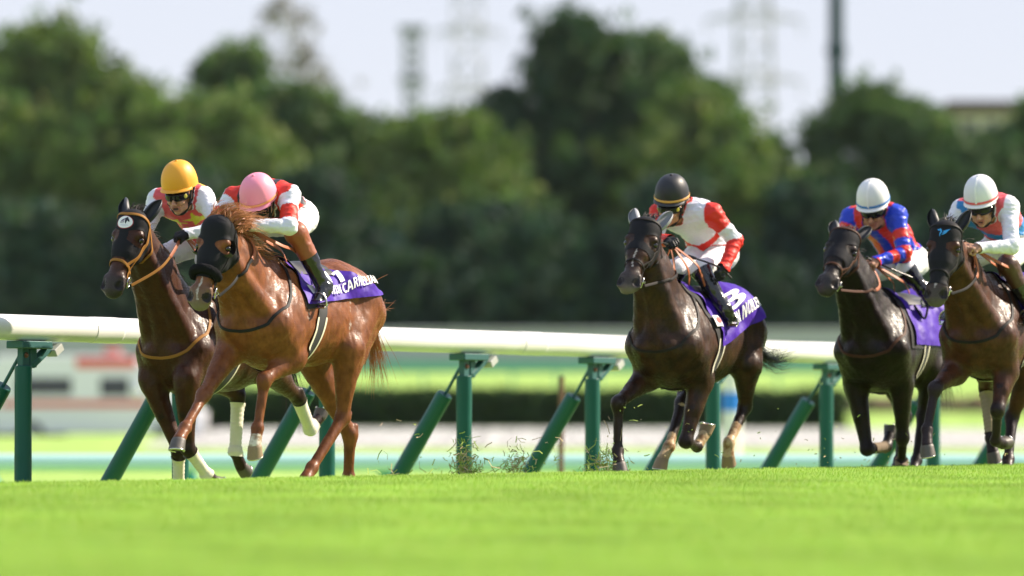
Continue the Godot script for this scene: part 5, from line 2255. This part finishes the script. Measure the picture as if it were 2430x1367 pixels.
func build_rail() -> void:
	var rail := thing("running_rail", "white tube running rail on green padded posts beside the turf", "rail", RAIL)
	var white := mat(Color(0.80, 0.79, 0.77), 0.32, 0.5)
	var nw := noise_texture(0.004, 256, 0.0, 3, 31, ramp(Color(0.78, 0.77, 0.74), Color(1, 1, 1), 0.25, 0.6))
	white.albedo_texture = nw
	white.uv1_triplanar = true
	white.uv1_scale = Vector3(0.5, 0.5, 0.5)
	var green := mat(Color(0.006, 0.088, 0.066), 0.42, 0.4)
	triplanar(green, noise_texture(0.008, 256, 3.0, 3, 33), 2.0, 0.35)
	var steel := mat(Color(0.02, 0.10, 0.095), 0.5, 0.5)
	var grey := mat(Color(0.42, 0.43, 0.40), 0.5)
	var rust := mat(Color(0.12, 0.05, 0.025), 0.8)
	var gy := 0.062 * -1.8
	var up := Vector3.UP
	var top := 1.226 # of the tube
	var step := 1.8355
	var r := 0.09
	for k in range(-6, 21, 3): # a tube section over three posts, each with a sleeve over its joint
		var a := ALONG * (step * (k + 0.42)) + up * (top - r)
		var b := ALONG * (step * (k + 3.42)) + up * (top - r)
		var m := MB.new()
		var rows := []
		for e in [a, b]:
			var q := PackedVector3Array()
			for j in 28:
				var t := TAU * j / 28
				q.append(e + up * (r * 1.0 * cos(t)) + ACROSS * (r * 0.92 * sin(t)))
			rows.append(q)
		rows.reverse()
		m.grid(rows, true)
		part("rail_tube", m.mesh(), white, rail)
		m = MB.new()
		rows = []
		for q in [[-0.02, 0.9], [-0.02, 1.02], [-0.01, 1.03], [0.28, 1.03], [0.30, 1.02], [0.30, 0.9]]:
			var p := PackedVector3Array()
			for j in 28:
				var t := TAU * j / 28
				p.append(a + ALONG * q[0] + up * (r * q[1] * cos(t)) + ACROSS * (r * 0.92 * q[1] * sin(t)))
			rows.append(p)
		rows.reverse()
		m.grid(rows, true)
		part("joint_sleeve", m.mesh(), white, rail)
	for k in range(-4, 20):
		var o := ALONG * (step * k)
		var m := MB.new()
		var bs := Basis(ALONG, up, -ALONG.cross(up) * -1.0)
		bs = Basis(ALONG, up, ALONG.cross(up))
		# upright: a steel post in a padded sleeve
		m.box(Transform3D(bs, o + up * (0.5 * (top - 2 * r - 0.05) + gy * 0.5)), Vector3(0.075, top - 2 * r - 0.05 - gy, 0.05), 0.004)
		var post := part("post", m.mesh(), steel, rail)
		m = MB.new()
		var pp := PackedVector3Array()
		var rr := PackedFloat32Array()
		for q in [[gy - 0.05, 0.060], [0.2, 0.061], [0.45, 0.0595], [0.7, 0.061], [0.865, 0.0605], [0.872, 0.054]]:
			pp.append(o + up * q[0])
			rr.append(q[1])
		m.tube(pp, rr, 24)
		part("pad", m.mesh(), green, post)
		# bracket under the tube, with a strut and a pale clamp
		m = MB.new()
		m.box(Transform3D(bs, o + up * (top - 2 * r - 0.028) + ALONG * 0.07), Vector3(0.34, 0.052, 0.15), 0.006)
		m.box(Transform3D(bs.rotated(bs.z, 0.55), o + up * (top - 2 * r - 0.105) + ALONG * 0.19), Vector3(0.26, 0.045, 0.06), 0.005)
		m.box(Transform3D(bs, o + up * (top - 2 * r - 0.12) + ALONG * 0.09), Vector3(0.07, 0.13, 0.05), 0.004)
		part("bracket", m.mesh(), steel, rail)
		m = MB.new()
		m.box(Transform3D(bs.rotated(bs.z, 0.55), o + up * (top - 2 * r - 0.06) + ALONG * 0.33 + ACROSS * 0.02), Vector3(0.10, 0.055, 0.09), 0.005)
		part("clamp", m.mesh(), grey, rail)
		# brace on the infield side
		var b0 := o + up * 0.945 - ACROSS * 0.03
		var b1 := o - ACROSS * 0.84 + up * (gy - 0.12)
		var dv := (b1 - b0).normalized()
		m = MB.new()
		m.tube(PackedVector3Array([b0, b0.lerp(b1, 0.5)]), PackedFloat32Array([0.013]), 8)
		var brace := part("brace", m.mesh(), steel, rail)
		m = MB.new()
		m.tube(PackedVector3Array([b0 + dv * 0.255, b0 + dv * 0.27, b0 + dv * 0.6, b1]), PackedFloat32Array([0.058, 0.064, 0.063, 0.065]), 24)
		part("brace_pad", m.mesh(), green, brace)
		m = MB.new()
		m.ball(b0 + ACROSS * 0.05, Basis().scaled(Vector3(0.022, 0.022, 0.022)), 10, 6)
		part("bolt", m.mesh(), rust, brace)


func far_point(px: float, py: float, d: float) -> Vector3: # metres to the right of and above the lens's level at a distance
	return Vector3((px - 1215.0) / 14500.0 * d, 0.15 + (1115.0 - py) / 14500.0 * d, 41.2 - d)


func build_far() -> void:
	var rng := RandomNumberGenerator.new()
	rng.seed = 99
	# two turquoise rails of the dirt course, down the bank
	var cyan := mat(Color(0.46, 0.72, 0.69), 0.4)
	var teal := mat(Color(0.02, 0.26, 0.30), 0.4)
	var lane := thing("inner_rail", "pale turquoise running rail low behind the green posts", "rail", Vector3(0, -0.8, -30.8))
	var m := MB.new()
	m.tube(PackedVector3Array([Vector3(-14, 1.03, 1.2), Vector3(14, 1.03, -1.2)]), PackedFloat32Array([0.105]), 20)
	part("rail_tube", m.mesh(), cyan, lane)
	for k in 12:
		var x := -13.3 + 2.32 * k
		m = MB.new()
		var z := -1.2 / 14.0 * x
		m.tube(PackedVector3Array([Vector3(x, 1.03, z - 0.02), Vector3(x + 0.16, 1.0, z - 0.1), Vector3(x + 0.3, 0.75, z - 0.2), Vector3(x + 0.34, -0.1, z - 0.25)]), PackedFloat32Array([0.10, 0.09, 0.07, 0.06]), 12)
		part("post", m.mesh(), teal, lane)
	# a low white rail further on
	var white := mat(Color(0.78, 0.77, 0.74), 0.5)
	# furlong pole and a thin stake
	var pole := thing("furlong_pole", "white marker pole with a bright blue band behind the rail", "pole", Vector3(3.95, ground_at(3.95, -68.8), -68.8))
	m = MB.new()
	var ph := 1.95 - ground_at(3.95, -68.8)
	m.tube(PackedVector3Array([Vector3(0, -0.1, 0), Vector3(0, ph, 0)]), PackedFloat32Array([0.17]), 16)
	part("shaft", m.mesh(), white, pole)
	m = MB.new()
	m.tube(PackedVector3Array([Vector3(0, ph - 0.75, 0), Vector3(0, ph - 0.4, 0)]), PackedFloat32Array([0.175]), 16)
	part("band", m.mesh(), mat(Color(0.01, 0.2, 0.75), 0.5), pole)
	var sx := 115.0 / 14500.0 * 62.0
	m = MB.new()
	m.tube(PackedVector3Array([Vector3(0, -0.1, 0), Vector3(0.01, 1.1 - ground_at(sx, -20.8), 0)]), PackedFloat32Array([0.028]), 8)
	var stake := thing("stake", "thin brown stake standing behind the running rail", "stake", Vector3(sx, ground_at(sx, -20.8), -20.8))
	part("shaft", m.mesh(), mat(Color(0.16, 0.08, 0.05), 0.8), stake)
	# clipped hedge, bushes
	hedge("hedge", "long dark clipped hedge behind the running rail", -9.6, 10.4, 192.0, 1.35, 1.15, 1.2, 3000, Color(0.04, 0.068, 0.03))
	hedge("hedge", "short bright green hedge at the left edge beside the white van", -17.2, -12.6, 172.0, 0.95, 0.75, 1.6, 900, Color(0.09, 0.17, 0.015))
	hedge("hedge", "pale flowering low hedge at the right beyond the dirt course", 10.6, 26.0, 196.0, 1.3, 1.0, 1.2, 1200, Color(0.32, 0.24, 0.22))
	# grey wall at the top of the bank
	m = MB.new()
	m.box(Transform3D(Basis(), Vector3(0, 0.55, 0)), Vector3(90.0, 1.5, 0.35), 0.03)
	var wall := thing("boundary_wall", "long grey wall at the foot of the trees", "wall", Vector3(0, 4.0, -187.0))
	part("panel", m.mesh(), mat(Color(0.42, 0.42, 0.45), 0.9), wall)
	m = MB.new()
	m.box(Transform3D(Basis(), Vector3(0, 1.36, 0)), Vector3(90.0, 0.12, 0.5), 0.03)
	part("coping", m.mesh(), mat(Color(0.42, 0.42, 0.45), 0.9), wall)
	# green bunting fence on the bank
	m = MB.new()
	for k in 45:
		m.box(Transform3D(Basis(), Vector3(-33.0 + 1.5 * k, 0.45, 0)), Vector3(0.08, 0.9, 0.08), 0.01)
	m.box(Transform3D(Basis(), Vector3(0, 0.7, 0)), Vector3(66.0, 0.42, 0.05), 0.01)
	var fe := thing("low_fence", "blue-green low fence across the grass bank", "fence", Vector3(0, 2.95, -165.8))
	part("boards", m.mesh(), mat(Color(0.16, 0.42, 0.30), 0.7), fe)
	build_van()
	build_trees(rng)
	# pylons, mast, floodlight pole, house
	pylon("lattice_pylon", "far lattice pylon with cross arms left of the tall tree", 1110, 1020.0, 40.0, 76.0, 0)
	pylon("lattice_pylon", "far lattice pylon with wide cross arms at the right of the tall tree", 1790, 900.0, 38.0, 74.0, 1)
	mast()
	var pm := mat(Color(0.012, 0.045, 0.05), 0.5)
	var base := far_point(1986, 800, 312.0)
	var lp := thing("floodlight_pole", "tall dark green floodlight pole rising behind the right-hand trees", "pole", base)
	m = MB.new()
	m.tube(PackedVector3Array([Vector3(0, -4, 0), Vector3(0, 14.6, 0), Vector3(0, 27, 0)]), PackedFloat32Array([0.5, 0.4, 0.34]), 16)
	part("shaft", m.mesh(), pm, lp)
	m = MB.new()
	m.tube(PackedVector3Array([Vector3(0, 14.4, 0), Vector3(0, 14.9, 0)]), PackedFloat32Array([0.52]), 16)
	part("flange", m.mesh(), pm, lp)
	var hp := far_point(2345, 292, 345.0)
	var ho := thing("house", "pale house with a brown roof showing above the trees at the right", "house", hp - Vector3(0, 8, 0))
	m = MB.new()
	m.box(Transform3D(Basis(), Vector3(0, 4.2, 0)), Vector3(4.0, 8.6, 5.0), 0.02)
	part("wall", m.mesh(), mat(Color(0.60, 0.55, 0.50), 0.9), ho)
	m = MB.new()
	m.box(Transform3D(Basis(), Vector3(0, 8.75, 0)), Vector3(5.0, 0.75, 6.0), 0.03)
	part("roof", m.mesh(), mat(Color(0.12, 0.085, 0.08), 0.9), ho)
	for k in 3:
		m = MB.new()
		m.box(Transform3D(Basis(), Vector3(-1.2 + 1.2 * k, 7.6, 2.51)), Vector3(0.7, 0.8, 0.06), 0.01)
		part("window", m.mesh(), mat(Color(0.08, 0.09, 0.1), 0.1), ho)


func hedge(called: String, label: String, x0: float, x1: float, d: float, y: float, tall: float, deep: float, count: int, c: Color) -> void:
	var h := thing(called, label, "hedge", Vector3((x0 + x1) * 0.5, y, 41.2 - d))
	var m := MB.new()
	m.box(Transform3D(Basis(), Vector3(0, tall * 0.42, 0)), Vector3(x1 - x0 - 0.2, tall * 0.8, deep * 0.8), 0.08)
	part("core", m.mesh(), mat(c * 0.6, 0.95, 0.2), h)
	leaves(h, count, c, 0.28, func(r: RandomNumberGenerator) -> Vector3:
		var p := Vector3(r.randf_range(x0, x1) - (x0 + x1) * 0.5, r.randf() * tall, (r.randf() - 0.5) * deep)
		if r.randf() < 0.4:
			p.y = tall * r.randf_range(0.9, 1.06)
		else:
			p.z = deep * 0.5 * (1.0 if r.randf() < 0.8 else -1.0) * r.randf_range(0.85, 1.05)
		return p, d * 7.0 + x0)


func leaf_mesh() -> ArrayMesh: # a small spray of five leaves
	var m := MB.new()
	var r := RandomNumberGenerator.new()
	r.seed = 3
	for i in 5:
		var b := Basis.from_euler(Vector3(r.randf() * TAU, r.randf() * TAU, r.randf() * TAU))
		var o := Vector3(r.randf_range(-0.5, 0.5), r.randf_range(-0.4, 0.4), r.randf_range(-0.5, 0.5))
		m.col = Color.WHITE * r.randf_range(0.8, 1.2)
		m.quad(m.add(o + b * Vector3(-0.5, 0, 0)), m.add(o + b * Vector3(0, -0.22, 0.06)), m.add(o + b * Vector3(0.5, 0, 0)), m.add(o + b * Vector3(0, 0.22, 0.06)))
	return m.mesh()


var leaf: ArrayMesh


func leaves(parent: Node3D, count: int, c: Color, size: float, place: Callable, seed_: float, called := "foliage") -> void:
	if leaf == null:
		leaf = leaf_mesh()
	var r := RandomNumberGenerator.new()
	r.seed = int(seed_ * 17.0) + 5
	var mm := MultiMesh.new()
	mm.transform_format = MultiMesh.TRANSFORM_3D
	mm.use_colors = true
	mm.mesh = leaf
	mm.instance_count = count
	for i in count:
		var p: Vector3 = place.call(r)
		var k := size * r.randf_range(0.7, 1.4)
		mm.set_instance_transform(i, Transform3D(Basis.from_euler(Vector3(r.randf() * TAU, r.randf() * TAU, 0)).scaled(Vector3.ONE * k), p))
		var v := r.randf_range(0.65, 1.35)
		mm.set_instance_color(i, Color(v * r.randf_range(0.85, 1.2), v, v * r.randf_range(0.7, 1.1)))
	var o := MultiMeshInstance3D.new()
	o.name = called
	o.multimesh = mm
	var lm := mat(c, 0.7, 0.25, true)
	lm.backlight_enabled = true
	lm.backlight = Color(0.55, 0.7, 0.25)
	lm.cull_mode = BaseMaterial3D.CULL_DISABLED
	o.material_override = lm
	o.set_meta("kind", "stuff")
	parent.add_child(o, true)


func tree(px: float, top: float, base: float, d: float, half: float, c: Color, label: String, seed_: int, bare := false) -> void:
	# half: half-width of the crown in metres; top and base as heights above the level of the lens on that line of sight
	var foot := far_point(px, base, d)
	var hgt := far_point(px, top, d).y - foot.y
	var t := thing("tree", label, "tree", foot, 0.0, "trees behind the racecourse")
	var r := RandomNumberGenerator.new()
	r.seed = seed_
	var bark := mat(Color(0.075, 0.06, 0.05), 0.95)
	var m := MB.new()
	var lean := Vector3(r.randf_range(-0.5, 0.5), 0, r.randf_range(-0.5, 0.5))
	m.tube(PackedVector3Array([Vector3(0, -2, 0), Vector3(0, hgt * 0.25, 0) + lean * 0.3, Vector3(0, hgt * 0.6, 0) + lean, Vector3(0, hgt * 0.95, 0) + lean * 1.5]), PackedFloat32Array([0.3, 0.24, 0.15, 0.04]), 9)
	var clumps: Array[Vector4] = []
	for k in (30 if bare else 46):
		# a rounded crown, wider below its middle, uneven outline
		var v := pow(r.randf(), 0.8)
		var w := half * sqrt(maxf(0.02, 1.0 - pow(absf(v - 0.38) / 0.66, 2.0))) * r.randf_range(0.25, 1.05)
		var a := r.randf() * TAU
		var y := hgt * lerpf(0.16, 0.96, v)
		var p := Vector3(cos(a) * w, y, sin(a) * w * 0.8)
		clumps.append(Vector4(p.x, p.y, p.z, r.randf_range(0.2, 0.5) * half * (0.7 if v > 0.75 else 1.0)))
		var root := Vector3(0, maxf(hgt * 0.15, y - w * 0.8 - hgt * 0.08), 0) + lean * (y / hgt)
		var mid := root.lerp(p, 0.5) + Vector3(0, w * 0.12, 0)
		m.tube(PackedVector3Array([root, mid, p]), PackedFloat32Array([0.09, 0.06, 0.025]), 5, false)
		if bare:
			for q in 7:
				var e: Vector3 = p + Vector3(r.randf_range(-1, 1), r.randf_range(0.0, 1.2), r.randf_range(-1, 1)) * half * 0.35
				m.tube(PackedVector3Array([mid.lerp(p, r.randf()), p.lerp(e, 0.5) + Vector3(0, 0.1, 0), e]), PackedFloat32Array([0.04, 0.03, 0.01]), 4, false)
	part("trunk", m.mesh(), bark if not bare else mat(Color(0.36, 0.34, 0.33), 0.9), t)
	if bare:
		leaves(t, 260, Color(0.14, 0.12, 0.09), 0.5, func(q: RandomNumberGenerator) -> Vector3:
			var cl := clumps[q.randi() % clumps.size()]
			return Vector3(cl.x, cl.y, cl.z) + Vector3(q.randfn(), q.randfn(), q.randfn()) * cl.w * 0.6, seed_, "crown")
		return
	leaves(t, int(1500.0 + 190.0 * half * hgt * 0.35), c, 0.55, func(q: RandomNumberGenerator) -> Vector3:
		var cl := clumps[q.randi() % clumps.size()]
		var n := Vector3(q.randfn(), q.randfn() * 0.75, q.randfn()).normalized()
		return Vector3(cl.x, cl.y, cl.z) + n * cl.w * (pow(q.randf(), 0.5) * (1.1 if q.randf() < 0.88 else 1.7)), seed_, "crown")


func build_trees(_rng: RandomNumberGenerator) -> void:
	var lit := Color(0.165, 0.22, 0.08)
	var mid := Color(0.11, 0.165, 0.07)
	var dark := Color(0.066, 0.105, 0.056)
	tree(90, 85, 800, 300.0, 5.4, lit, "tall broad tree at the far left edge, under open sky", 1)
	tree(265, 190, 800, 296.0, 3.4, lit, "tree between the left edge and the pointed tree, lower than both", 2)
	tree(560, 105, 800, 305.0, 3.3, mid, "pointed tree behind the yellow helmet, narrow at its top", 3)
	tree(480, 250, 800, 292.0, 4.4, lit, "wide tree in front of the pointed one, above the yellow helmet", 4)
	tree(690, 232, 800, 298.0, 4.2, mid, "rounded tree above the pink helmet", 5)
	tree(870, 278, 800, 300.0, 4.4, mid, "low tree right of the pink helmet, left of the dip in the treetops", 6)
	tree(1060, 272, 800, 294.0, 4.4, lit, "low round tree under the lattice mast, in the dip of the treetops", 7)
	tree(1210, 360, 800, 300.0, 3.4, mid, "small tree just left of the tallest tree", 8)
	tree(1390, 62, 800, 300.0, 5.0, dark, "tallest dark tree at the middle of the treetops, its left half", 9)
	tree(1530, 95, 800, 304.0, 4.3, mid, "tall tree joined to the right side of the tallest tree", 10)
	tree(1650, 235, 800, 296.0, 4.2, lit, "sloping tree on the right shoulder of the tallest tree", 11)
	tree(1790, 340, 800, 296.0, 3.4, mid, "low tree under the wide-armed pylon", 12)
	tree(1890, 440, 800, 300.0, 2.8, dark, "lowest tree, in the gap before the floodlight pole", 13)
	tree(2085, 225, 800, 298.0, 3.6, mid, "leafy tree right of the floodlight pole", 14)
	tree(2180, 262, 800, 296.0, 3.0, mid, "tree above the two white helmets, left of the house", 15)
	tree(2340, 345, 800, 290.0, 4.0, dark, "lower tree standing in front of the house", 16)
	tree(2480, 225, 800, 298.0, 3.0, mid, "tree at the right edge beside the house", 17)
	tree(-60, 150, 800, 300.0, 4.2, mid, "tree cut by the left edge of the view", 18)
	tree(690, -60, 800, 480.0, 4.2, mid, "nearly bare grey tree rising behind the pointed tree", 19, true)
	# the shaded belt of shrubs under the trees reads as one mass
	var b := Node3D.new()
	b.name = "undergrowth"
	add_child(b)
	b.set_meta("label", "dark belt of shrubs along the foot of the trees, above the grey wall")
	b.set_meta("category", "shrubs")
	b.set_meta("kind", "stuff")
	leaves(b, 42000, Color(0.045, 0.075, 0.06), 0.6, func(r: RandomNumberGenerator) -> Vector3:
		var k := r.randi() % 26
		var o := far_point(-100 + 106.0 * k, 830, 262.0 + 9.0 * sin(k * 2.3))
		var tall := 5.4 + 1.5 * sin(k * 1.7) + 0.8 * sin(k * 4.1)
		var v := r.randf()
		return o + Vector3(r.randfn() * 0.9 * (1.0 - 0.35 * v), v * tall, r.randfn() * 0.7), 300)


func pylon(called: String, label: String, px: float, d: float, y0: float, y1: float, kind: int) -> void:
	var foot := far_point(px, 700, d)
	var o := thing(called, label, "pylon", foot)
	var tall := y1 + 12.0
	var m := MB.new()
	var st := mat(Color(0.30, 0.30, 0.33), 0.6)
	var w0 := 3.4
	var w1 := 1.5
	for sx in [-1.0, 1.0]:
		for sz in [-1.0, 1.0]:
			m.tube(PackedVector3Array([Vector3(w0 * sx, -4, w0 * sz), Vector3(w1 * sx, tall, w1 * sz)]), PackedFloat32Array([0.18]), 4)
	for k in 14:
		var a := tall * k / 14.0
		var b := tall * (k + 1) / 14.0
		var wa := lerpf(w0, w1, k / 14.0)
		var wb := lerpf(w0, w1, (k + 1) / 14.0)
		for sz in [-1.0, 1.0]:
			m.tube(PackedVector3Array([Vector3(-wa, a, wa * sz), Vector3(wb, b, wb * sz)]), PackedFloat32Array([0.085]), 4)
			m.tube(PackedVector3Array([Vector3(wa, a, wa * sz), Vector3(-wb, b, wb * sz)]), PackedFloat32Array([0.085]), 4)
			m.tube(PackedVector3Array([Vector3(-wa, a, wa * sz), Vector3(wa, a, wa * sz)]), PackedFloat32Array([0.085]), 4)
	part("tower", m.mesh(), st, o)
	var levels := [far_point(px, 75, d).y, far_point(px, 215, d).y, far_point(px, -60, d).y] if kind == 0 else [far_point(px, 45, d).y, far_point(px, 190, d).y, far_point(px, -70, d).y]
	for h in levels:
		m = MB.new()
		var y: float = h - foot.y
		var arm := 5.5 if kind == 0 else 7.0
		for sx in [-1.0, 1.0]:
			for sz in [-1.0, 1.0]:
				m.tube(PackedVector3Array([Vector3(0, y + 1.6, sz), Vector3(sx * arm, y, 0)]), PackedFloat32Array([0.13]), 4)
				m.tube(PackedVector3Array([Vector3(0, y - 0.2, sz), Vector3(sx * arm, y, 0)]), PackedFloat32Array([0.13]), 4)
			for q in 4:
				var t := (q + 1) / 5.0
				m.tube(PackedVector3Array([Vector3(sx * arm * t, y + 1.6 * (1.0 - t), 0), Vector3(sx * arm * (t + 0.1), y, 0)]), PackedFloat32Array([0.1]), 4)
			m.tube(PackedVector3Array([Vector3(sx * arm, y, 0), Vector3(sx * arm, y - 2.4, 0)]), PackedFloat32Array([0.14]), 6)
		part("cross_arm", m.mesh(), st, o)


func mast() -> void:
	var d := 600.0
	var foot := far_point(978, 400, d)
	var o := thing("lattice_mast", "grey lattice mast with platforms, left of the far pylon", "mast", foot)
	var tall := far_point(978, 62, d).y - foot.y
	var m := MB.new()
	for sx in [-0.8, 0.8]:
		for sz in [-0.8, 0.8]:
			m.tube(PackedVector3Array([Vector3(sx, -4, sz), Vector3(sx, tall, sz)]), PackedFloat32Array([0.17]), 5)
	for k in 12:
		var a := tall * k / 12.0
		for sz in [-0.8, 0.8]:
			m.tube(PackedVector3Array([Vector3(-0.8, a, sz), Vector3(0.8, a + tall / 12.0, sz)]), PackedFloat32Array([0.11]), 4)
			m.tube(PackedVector3Array([Vector3(0.8, a, sz), Vector3(-0.8, a + tall / 12.0, sz)]), PackedFloat32Array([0.11]), 4)
	part("tower", m.mesh(), mat(Color(0.20, 0.22, 0.25), 0.6), o)
	for h in [0.98, 0.62, 0.32]:
		m = MB.new()
		m.box(Transform3D(Basis(), Vector3(0, tall * h, 0)), Vector3(2.6, 0.7, 2.6), 0.05)
		part("platform", m.mesh(), mat(Color(0.2, 0.21, 0.24), 0.6), o)


func build_van() -> void:
	var d := 170.0
	var o := thing("ambulance", "white ambulance van with a red roof stripe parked at the left behind the rail", "van", Vector3(-11.45, 0.76, 41.2 - d))
	o.scale = Vector3.ONE * 1.12
	var white := mat(Color(0.82, 0.80, 0.86), 0.25, 0.5)
	var glass := mat(Color(0.025, 0.03, 0.035), 0.08, 0.6)
	var m := MB.new()
	var sect := PackedVector2Array([Vector2(-2.6, 0.35), Vector2(-2.62, 2.0), Vector2(-2.5, 2.28), Vector2(0.55, 2.3), Vector2(0.95, 2.2), Vector2(1.95, 1.25), Vector2(2.5, 1.0), Vector2(2.62, 0.8), Vector2(2.6, 0.35)])
	var rows := []
	for q in [[-0.95, 0.97], [-1.0, 1.0], [1.0, 1.0], [0.95, 0.97]]:
		pass
	for s in [[1.0, 0.985], [0.97, 1.0], [-0.97, 1.0], [-1.0, 0.985]]:
		var r := PackedVector3Array()
		for p in sect:
			r.append(Vector3(p.x * s[1], 0.9 + (p.y - 0.9) * s[1], 0.92 * s[0]))
		rows.append(r)
	m.grid(rows, true)
	for s in [1.0, -1.0]:
		var c := m.add(Vector3(0, 1.0, 0.92 * s))
		var f := m.v.size()
		for p in sect:
			m.add(Vector3(p.x * 0.985, 0.9 + (p.y - 0.9) * 0.985, 0.92 * s))
		for k in sect.size():
			var k2 := (k + 1) % sect.size()
			if s > 0:
				m.tri(c, f + k2, f + k)
			else:
				m.tri(c, f + k, f + k2)
	part("body", m.mesh(), white, o)
	for q in [[-2.0, 1.52, 1.35, 0.42], [0.05, 1.5, 0.72, 0.45]]:
		m = MB.new()
		m.box(Transform3D(Basis(), Vector3(q[0] + q[2] * 0.5, q[1], 0.925)), Vector3(q[2], q[3], 0.03), 0.01)
		part("window", m.mesh(), glass, o)
	m = MB.new()
	m.box(Transform3D(Basis(Vector3(0, 0, 1), -0.757), Vector3(1.42, 1.74, 0)), Vector3(1.2, 0.03, 1.6), 0.01)
	part("windscreen", m.mesh(), glass, o)
	m = MB.new()
	m.box(Transform3D(Basis(), Vector3(0.2, 2.1, 0.0)), Vector3(1.5, 0.26, 1.9), 0.02)
	part("roof_stripe", m.mesh(), mat(Color(0.72, 0.10, 0.07), 0.4), o)
	m = MB.new()
	m.box(Transform3D(Basis(), Vector3(-0.6, 1.08, 0.93)), Vector3(3.6, 0.16, 0.03), 0.008)
	part("side_stripe", m.mesh(), mat(Color(0.72, 0.12, 0.1), 0.4), o)
	m = MB.new()
	m.box(Transform3D(Basis(), Vector3(0.3, 2.38, 0)), Vector3(0.35, 0.16, 1.3), 0.03)
	part("roof_light", m.mesh(), mat(Color(0.6, 0.03, 0.02), 0.2), o)
	for x in [-1.65, 1.7]:
		for s in [-0.82, 0.82]:
			m = MB.new()
			m.tube(PackedVector3Array([Vector3(x, 0.33, s - 0.11), Vector3(x, 0.33, s + 0.11)]), PackedFloat32Array([0.33]), 20)
			var w := part("wheel", m.mesh(), mat(Color(0.02, 0.02, 0.02), 0.9), o)
			m = MB.new()
			m.tube(PackedVector3Array([Vector3(x, 0.33, s - 0.115), Vector3(x, 0.33, s + 0.115)]), PackedFloat32Array([0.2]), 16)
			part("rim", m.mesh(), mat(Color(0.45, 0.45, 0.46), 0.4), w)
	m = MB.new()
	m.ball(Vector3(1.0, 1.42, 1.06), Basis().scaled(Vector3(0.09, 0.16, 0.1)), 12, 8)
	var chrome := mat(Color(0.9, 0.9, 0.9), 0.12)
	chrome.metallic = 1.0
	part("wing_mirror", m.mesh(), chrome, o)
	for s in [-0.7, 0.7]:
		m = MB.new()
		m.box(Transform3D(Basis(), Vector3(2.5, 0.85, s)), Vector3(0.25, 0.22, 0.35), 0.04)
		part("headlight", m.mesh(), mat(Color(0.8, 0.8, 0.8), 0.1), o)


func build_debris() -> void:
	# torn turf and bits of grass thrown up by the hooves
	var r := RandomNumberGenerator.new()
	r.seed = 8
	var m := MB.new()
	var put := func(c: Vector3, len: float) -> void:
		var d := Vector3(r.randfn(), r.randfn(), r.randfn()).normalized()
		var s := d.cross(Vector3(r.randfn(), r.randfn(), r.randfn())).normalized() * 0.0036
		var k := d.cross(s).normalized() * len * r.randf_range(-0.3, 0.3)
		m.col = Color(0.36, 0.46, 0.10) if r.randf() < 0.55 else Color(0.50, 0.40, 0.22)
		var a := c - d * len * 0.5
		var b := c + k
		var e := c + d * len * 0.5
		m.quad(m.add(a - s), m.add(a + s), m.add(b + s), m.add(b - s))
		m.quad(m.add(b - s), m.add(b + s), m.add(e + s), m.add(e - s))
	for i in 170: # behind the chestnut
		var t := r.randf()
		put.call(Vector3(lerpf(-1.05, 1.0, pow(t, 0.8)), r.randf_range(0.02, 0.62) * r.randf() + 0.02, lerpf(-1.5, -3.0, r.randf())), r.randf_range(0.03, 0.11))
	for q in [Vector3(-0.32, 0.14, -2.2), Vector3(0.03, 0.10, -2.4), Vector3(0.66, 0.12, -2.4)]:
		for i in 420:
			var o := Vector3(r.randfn() * 0.06, r.randfn() * 0.10, r.randfn() * 0.05)
			put.call(q + o, r.randf_range(0.02, 0.07))
	for i in 70: # around the brown horse
		put.call(Vector3(r.randf_range(0.6, 2.6), r.randf_range(0.1, 1.1) * r.randf() + 0.05, r.randf_range(-2.6, -1.6)), r.randf_range(0.01, 0.04))
	for i in 30:
		put.call(Vector3(r.randf_range(2.2, 3.6), r.randf_range(0.1, 0.5), r.randf_range(-3.5, -2.5)), r.randf_range(0.01, 0.03))
	var o := part("grass_clippings", m.mesh(), mat(Color.WHITE, 0.8, 0.3, true), self)
	tag(o, "torn blades of grass flying up behind the hooves", "grass")
	o.set_meta("kind", "stuff")
